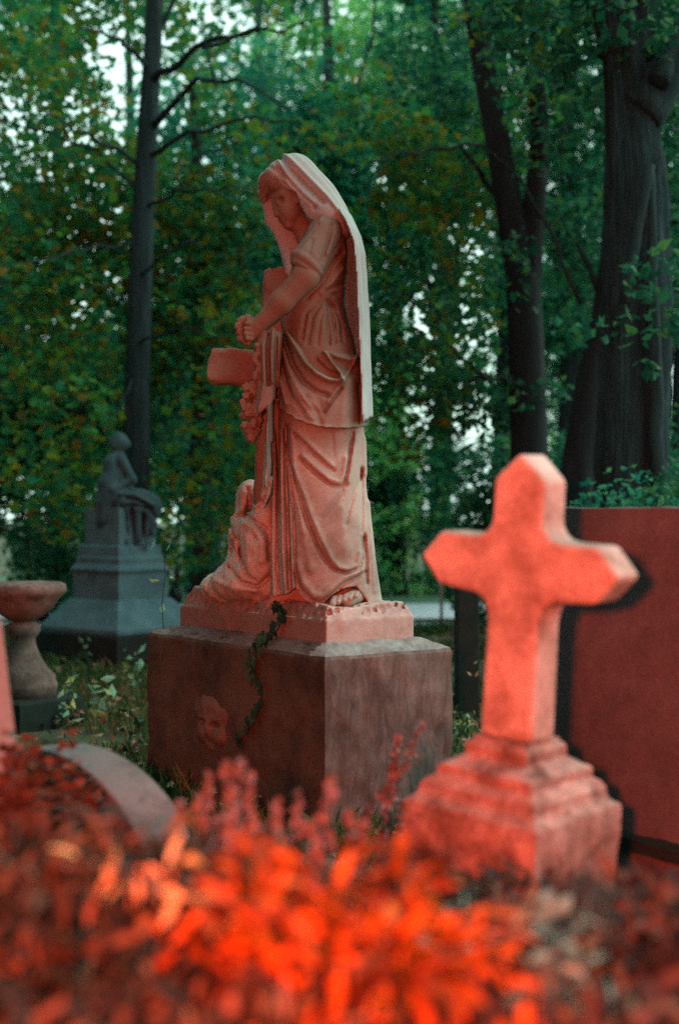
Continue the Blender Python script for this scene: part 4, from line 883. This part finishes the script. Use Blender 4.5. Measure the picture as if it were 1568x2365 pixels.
# ================================================================ FOREGROUND PLANTS, OUT OF FOCUS
def long_leaf(b, c, d, up, L, wd, curl=.3):
    """one pointed, folded leaf: midrib + two halves"""
    d = d/np.linalg.norm(d); s = np.cross(d, up); s /= np.linalg.norm(s)+1e-9; nn = np.cross(s, d); V = []
    for t, w_ in ((0, .12), (.25, .75), (.5, 1), (.75, .7), (1, .04)):
        m = c+d*L*t-nn*curl*L*t*t; V += [m-s*wd*w_*.5+nn*wd*w_*.15, m, m+s*wd*w_*.5+nn*wd*w_*.15]
    b.add(V, [(i*3+j, i*3+j+1, i*3+j+4, i*3+j+3) for i in range(4) for j in (0, 1)])
def rv(z=0.0): v = np.array([rnd.gauss(0, 1) for _ in range(3)]); v[2] += z; return v/np.linalg.norm(v)
def leafy(name, label, cat, c, r, n, L, wd, mat, group=None, top=None, stems=9, z0=0.0, up=.8):
    """a bush of stems carrying compound sprays of leaves over a rounded top"""
    t = empty(name, (c[0], c[1], 0), label, cat, group); b = MB(); s_ = MB(); k_ = 0
    top_z = c[2]+r[2]*1.12 if top is None else top
    while k_ < n:
        d = rv(.6); rr = rnd.uniform(.45, 1); p = np.array(c)+d*np.array(r)*rr
        if p[2] < z0: continue
        ax = (d*np.array((1, 1, .6))+rv(up)*.9); ax /= np.linalg.norm(ax)
        m = rnd.randint(2, 4)
        if p[2]+max(0, ax[2])*L*.55*m > top_z: continue
        for j in range(m):
            q_ = p+ax*L*.55*j; dd = ax*.9+rv(.2)*.9; dd[2] = min(dd[2], (top_z-q_[2])/L); long_leaf(b, q_, dd, rv(1.4), L*rnd.uniform(.6, 1.2), wd*rnd.uniform(.7, 1.25), rnd.uniform(0, .5))
        k_ += m
    for j in range(stems):
        q_ = np.array(c)+rv(.8)*np.array(r)*.8; limb(s_, (c[0]+rnd.uniform(-.05, .05), c[1]+rnd.uniform(-.05, .05), 0), q_, .006, .003, 0, .1, 6, 6)
    s_.build('stems', M['bark'], t); b.build('leaves', mat, t)
    return t
M['f_orange'] = leaf_mat('orange_autumn_leaves', [(0, (.012, .006, .003)), (.3, (.10, .026, .004)), (.55, (.34, .085, .008)), (.9, (.48, .14, .014)), (1, (.20, .08, .04))], .3, .5)
M['f_mixed'] = leaf_mat('mixed_autumn_leaves', [(0, (.015, .01, .008)), (.25, (.012, .03, .024)), (.45, (.04, .028, .018)), (.68, (.075, .052, .03)), (.9, (.19, .13, .085)), (.96, (.20, .13, .04)), (1, (.06, .14, .11))], .3, .55)
M['f_yellow'] = leaf_mat('yellow_autumn_leaves', [(0, (.55, .38, .12)), (1, (.75, .60, .30))], .3, .5)
M['f_rust'] = leaf_mat('rust_fern', [(0, (.04, .02, .012)), (.6, (.09, .04, .025)), (1, (.15, .08, .045))], .3, .6)
M['f_pink'] = leaf_mat('pale_flower_spikes', [(0, (.10, .08, .075)), (.5, (.19, .16, .155)), (1, (.28, .24, .23))], .2, .7)
M['f_muted'] = leaf_mat('muted_ground_leaves', [(0, (.01, .012, .01)), (.4, (.03, .025, .02)), (.75, (.07, .06, .05)), (.93, (.12, .10, .05)), (1, (.05, .10, .08))], .25, .6)
M['f_green'] = leaf_mat('grey_green_leaves', [(0, (.10, .22, .18)), (1, (.22, .40, .34))], .3, .5)
def C3(px, py, Y): return P(px, py, Y)
# bright orange bush in the middle
leafy('orange_bush', 'large blurred bright orange bush in the middle of the foreground', 'bush', C3(760, 2265, 1.42), (.12, .12, .118), 700, .050, .0125, M['f_orange'])
leafy('orange_bush', 'smaller blurred orange clump at the right end of the orange bush', 'bush', C3(960, 2290, 1.38), (.055, .08, .075), 190, .05, .0145, M['f_orange'])
leafy('orange_bush', 'lower blurred orange bush at the bottom centre right', 'bush', C3(930, 2500, 1.25), (.09, .08, .05), 230, .045, .014, M['f_orange'])
leafy('autumn_bush', 'blurred pink red leafy bush at the lower left', 'bush', C3(170, 2260, 1.5), (.17, .15, .15), 760, .050, .0125, M['f_mixed'])
leafy('autumn_bush', 'blurred dark red leaves along the bottom left edge', 'bush', C3(300, 2500, 1.25), (.18, .10, .08), 600, .042, .012, M['f_mixed'])
leafy('autumn_bush', 'blurred pinkish bush in front of the cross base', 'bush', C3(1040, 2190, 1.9), (.16, .12, .085), 300, .05, .015, M['f_mixed'])
leafy('autumn_bush', 'wide mound of muted brown red leaves at the lower right', 'bush', C3(1430, 2330, 1.65), (.21, .22, .13), 1100, .034, .012, M['f_muted'])
leafy('autumn_bush', 'muted red leaves at the bottom right corner', 'bush', C3(1230, 2500, 1.3), (.18, .12, .085), 520, .034, .012, M['f_muted'])
leafy('autumn_bush', 'dusky leaves behind the orange bush left of centre', 'bush', C3(540, 2110, 1.9), (.20, .15, .085), 420, .05, .014, M['f_mixed'])
leafy('yellow_bush', 'small blurred bush with pale yellow leaves in the left foreground', 'bush', C3(345, 2030, 1.45), (.04, .04, .035), 22, .036, .0135, M['f_yellow'])
leafy('green_bush', 'small grey green plant beside the orange bush', 'plant', C3(1145, 2200, 1.5), (.05, .05, .055), 60, .045, .018, M['f_green'])
# rust fern fronds, left, in front of the arched stone
for i, (px, py, Y) in enumerate([(60, 1670, 2.5), (120, 1630, 2.6), (30, 1640, 2.4), (190, 1700, 2.7), (90, 1720, 2.3)]):
    t = empty('fern_frond', P(px, py, Y)*np.array((1, 1, 0)), ['dark red fern frond at the left edge', 'tallest rust red fern frond by the arched stone', 'rust fern at the far left beside the pink stone', 'short rust fern touching the arched stone', 'low rust fern in front of the others'][i], 'fern', 'rust ferns at the left')
    b = MB(); base_ = P(px, py, Y)*np.array((1, 1, 0))
    for f_ in range(9):
        tip = P(px+rnd.uniform(-70, 70), py+rnd.uniform(0, 150), Y); n_ = 16
        for j in range(3, n_):
            tt = j/n_; q_ = base_+(tip-base_)*tt+np.array((0, 0, .08*math.sin(math.pi*tt)))
            for sgn in (-1, 1): long_leaf(b, q_, np.array((sgn*1.0, rnd.uniform(-.5, .5), .5)), rv(1), .075*(1.15-tt), .016, .2)
    b.build('fronds', M['f_rust'], t)
# flower spikes
ORD = 'first second third fourth fifth sixth seventh eighth ninth tenth eleventh twelfth thirteenth fourteenth fifteenth sixteenth seventeenth eighteenth nineteenth twentieth twenty-first twenty-second twenty-third'.split()
spk = [(484, 1790), (520, 1765), (560, 1752), (575, 1790), (455, 1840), (640, 1850), (690, 1830), (770, 1800), (800, 1870), (545, 1880), (840, 1900), (600, 1900), (905, 1760), (920, 1700), (975, 1672), (960, 1740), (890, 1860), (720, 1900), (500, 1900), (660, 1930), (760, 1930), (930, 1840), (420, 1860)]
for i, (px, py) in enumerate(spk):
    Y = rnd.uniform(1.8, 2.1) if px < 880 else rnd.uniform(2.85, 3.1); tip = P(px, py, Y); h = rnd.uniform(.09, .15)*(1 if px < 880 else 1.4); lean = rnd.uniform(-.25, .25)+(.6 if px > 950 else 0)
    t = empty('flower_spike', tip*np.array((1, 1, 0)), None, 'flower spike', 'pale flower spikes in front of the brown block')
    bot = tip-np.array((lean*h, 0, h)); b = MB(); limb(b, bot*np.array((1, 1, 0)), bot, .004, .003); b.build('stem', M['bark'], t)
    b = MB()
    for k_ in range(80):
        tt = rnd.random(); q_ = bot+(tip-bot)*tt; long_leaf(b, q_, rv(.7), rv(.5), .017*(1.2-.6*tt), .010, .2)
    b.build('florets', M['f_pink'], t)
    rk = sorted(s_[0]*10000+s_[1] for s_ in spk).index(px*10000+py)
    t['label'] = ORD[rk]+' pale flower spike from the left, in front of the brown block'
# undergrowth that hides the soil under the foreground plants
def area2(n):
    p = nr.uniform((-1.4, .7, 0), (1.6, 3.6, .02), (n, 3)); return p
M['under'] = leaf_mat('undergrowth', [(0, (.012, .014, .01)), (.5, (.035, .028, .02)), (1, (.07, .045, .035))], .25, .6)
p = nr.uniform((-1.1, .95, .05), (1.2, 2.9, 1), (22000, 3)); top_ = np.interp(p[:, 1], [.9, 1.2, 1.8, 2.3, 2.9], [.52, .50, .46, .36, .22])+.03*snoise(p*np.array((1, 1, 0)), 9, 3)
p[:, 2] = .05+(top_-.05)*p[:, 2]**.5; o = leaf_mesh('undergrowth', p, .045, M['under'], None, .5); tag(o, kind='stuff')

# ================================================================ THE WOOD BEHIND AND BESIDE THE PHOTOGRAPHER (it keeps the sky off the near side of the graves)
M['l_wood'] = leaf_mat('wood_leaves', [(0, (.01, .035, .02)), (1, (.03, .07, .035))], .12)
wood = [(-4.3, 1.5, 5, 'thick tree close by on the left'), (-4.4, 6.2, 5.2, 'dark tree beside the seated monument, out to the left'), (-3.6, -3.6, 5.2, 'tree behind the camera on the left'), (.6, -5.6, 5.4, 'tree straight behind the camera'), (4.4, -4.6, 5.2, 'tree behind the camera on the right'), (-3.9, -1.4, 6, 'tree just behind the left shoulder of the camera'), (-5.5, 10.5, 5, 'tree left of the monument beside the road')]
for i, (x, y, h, lb) in enumerate(wood):
    c = np.array((x, y, 0.)); bl = [(c+np.array((rnd.uniform(-.5, .5), rnd.uniform(-.8, .8), z)), (2.3, 2.6, 1.4)) for z in (1.3, 3.0, 4.9, 6.8, 8.7, 10.4)]
    tree('woodland_tree', lb, c, [c+np.array((0, 0, -.05)), c+np.array((.1, 0, 3)), c+np.array((0, 0, 6.5))], [.25, .18, .06], [(c+np.array((0, 0, 2.)), b_[0], .07, .03) for b_ in bl[1:]], bl, 9500, .36, M['l_wood'], M['bark'], thr=-.6, sc=1.0, seed=200+i, group='wood around the photographer')
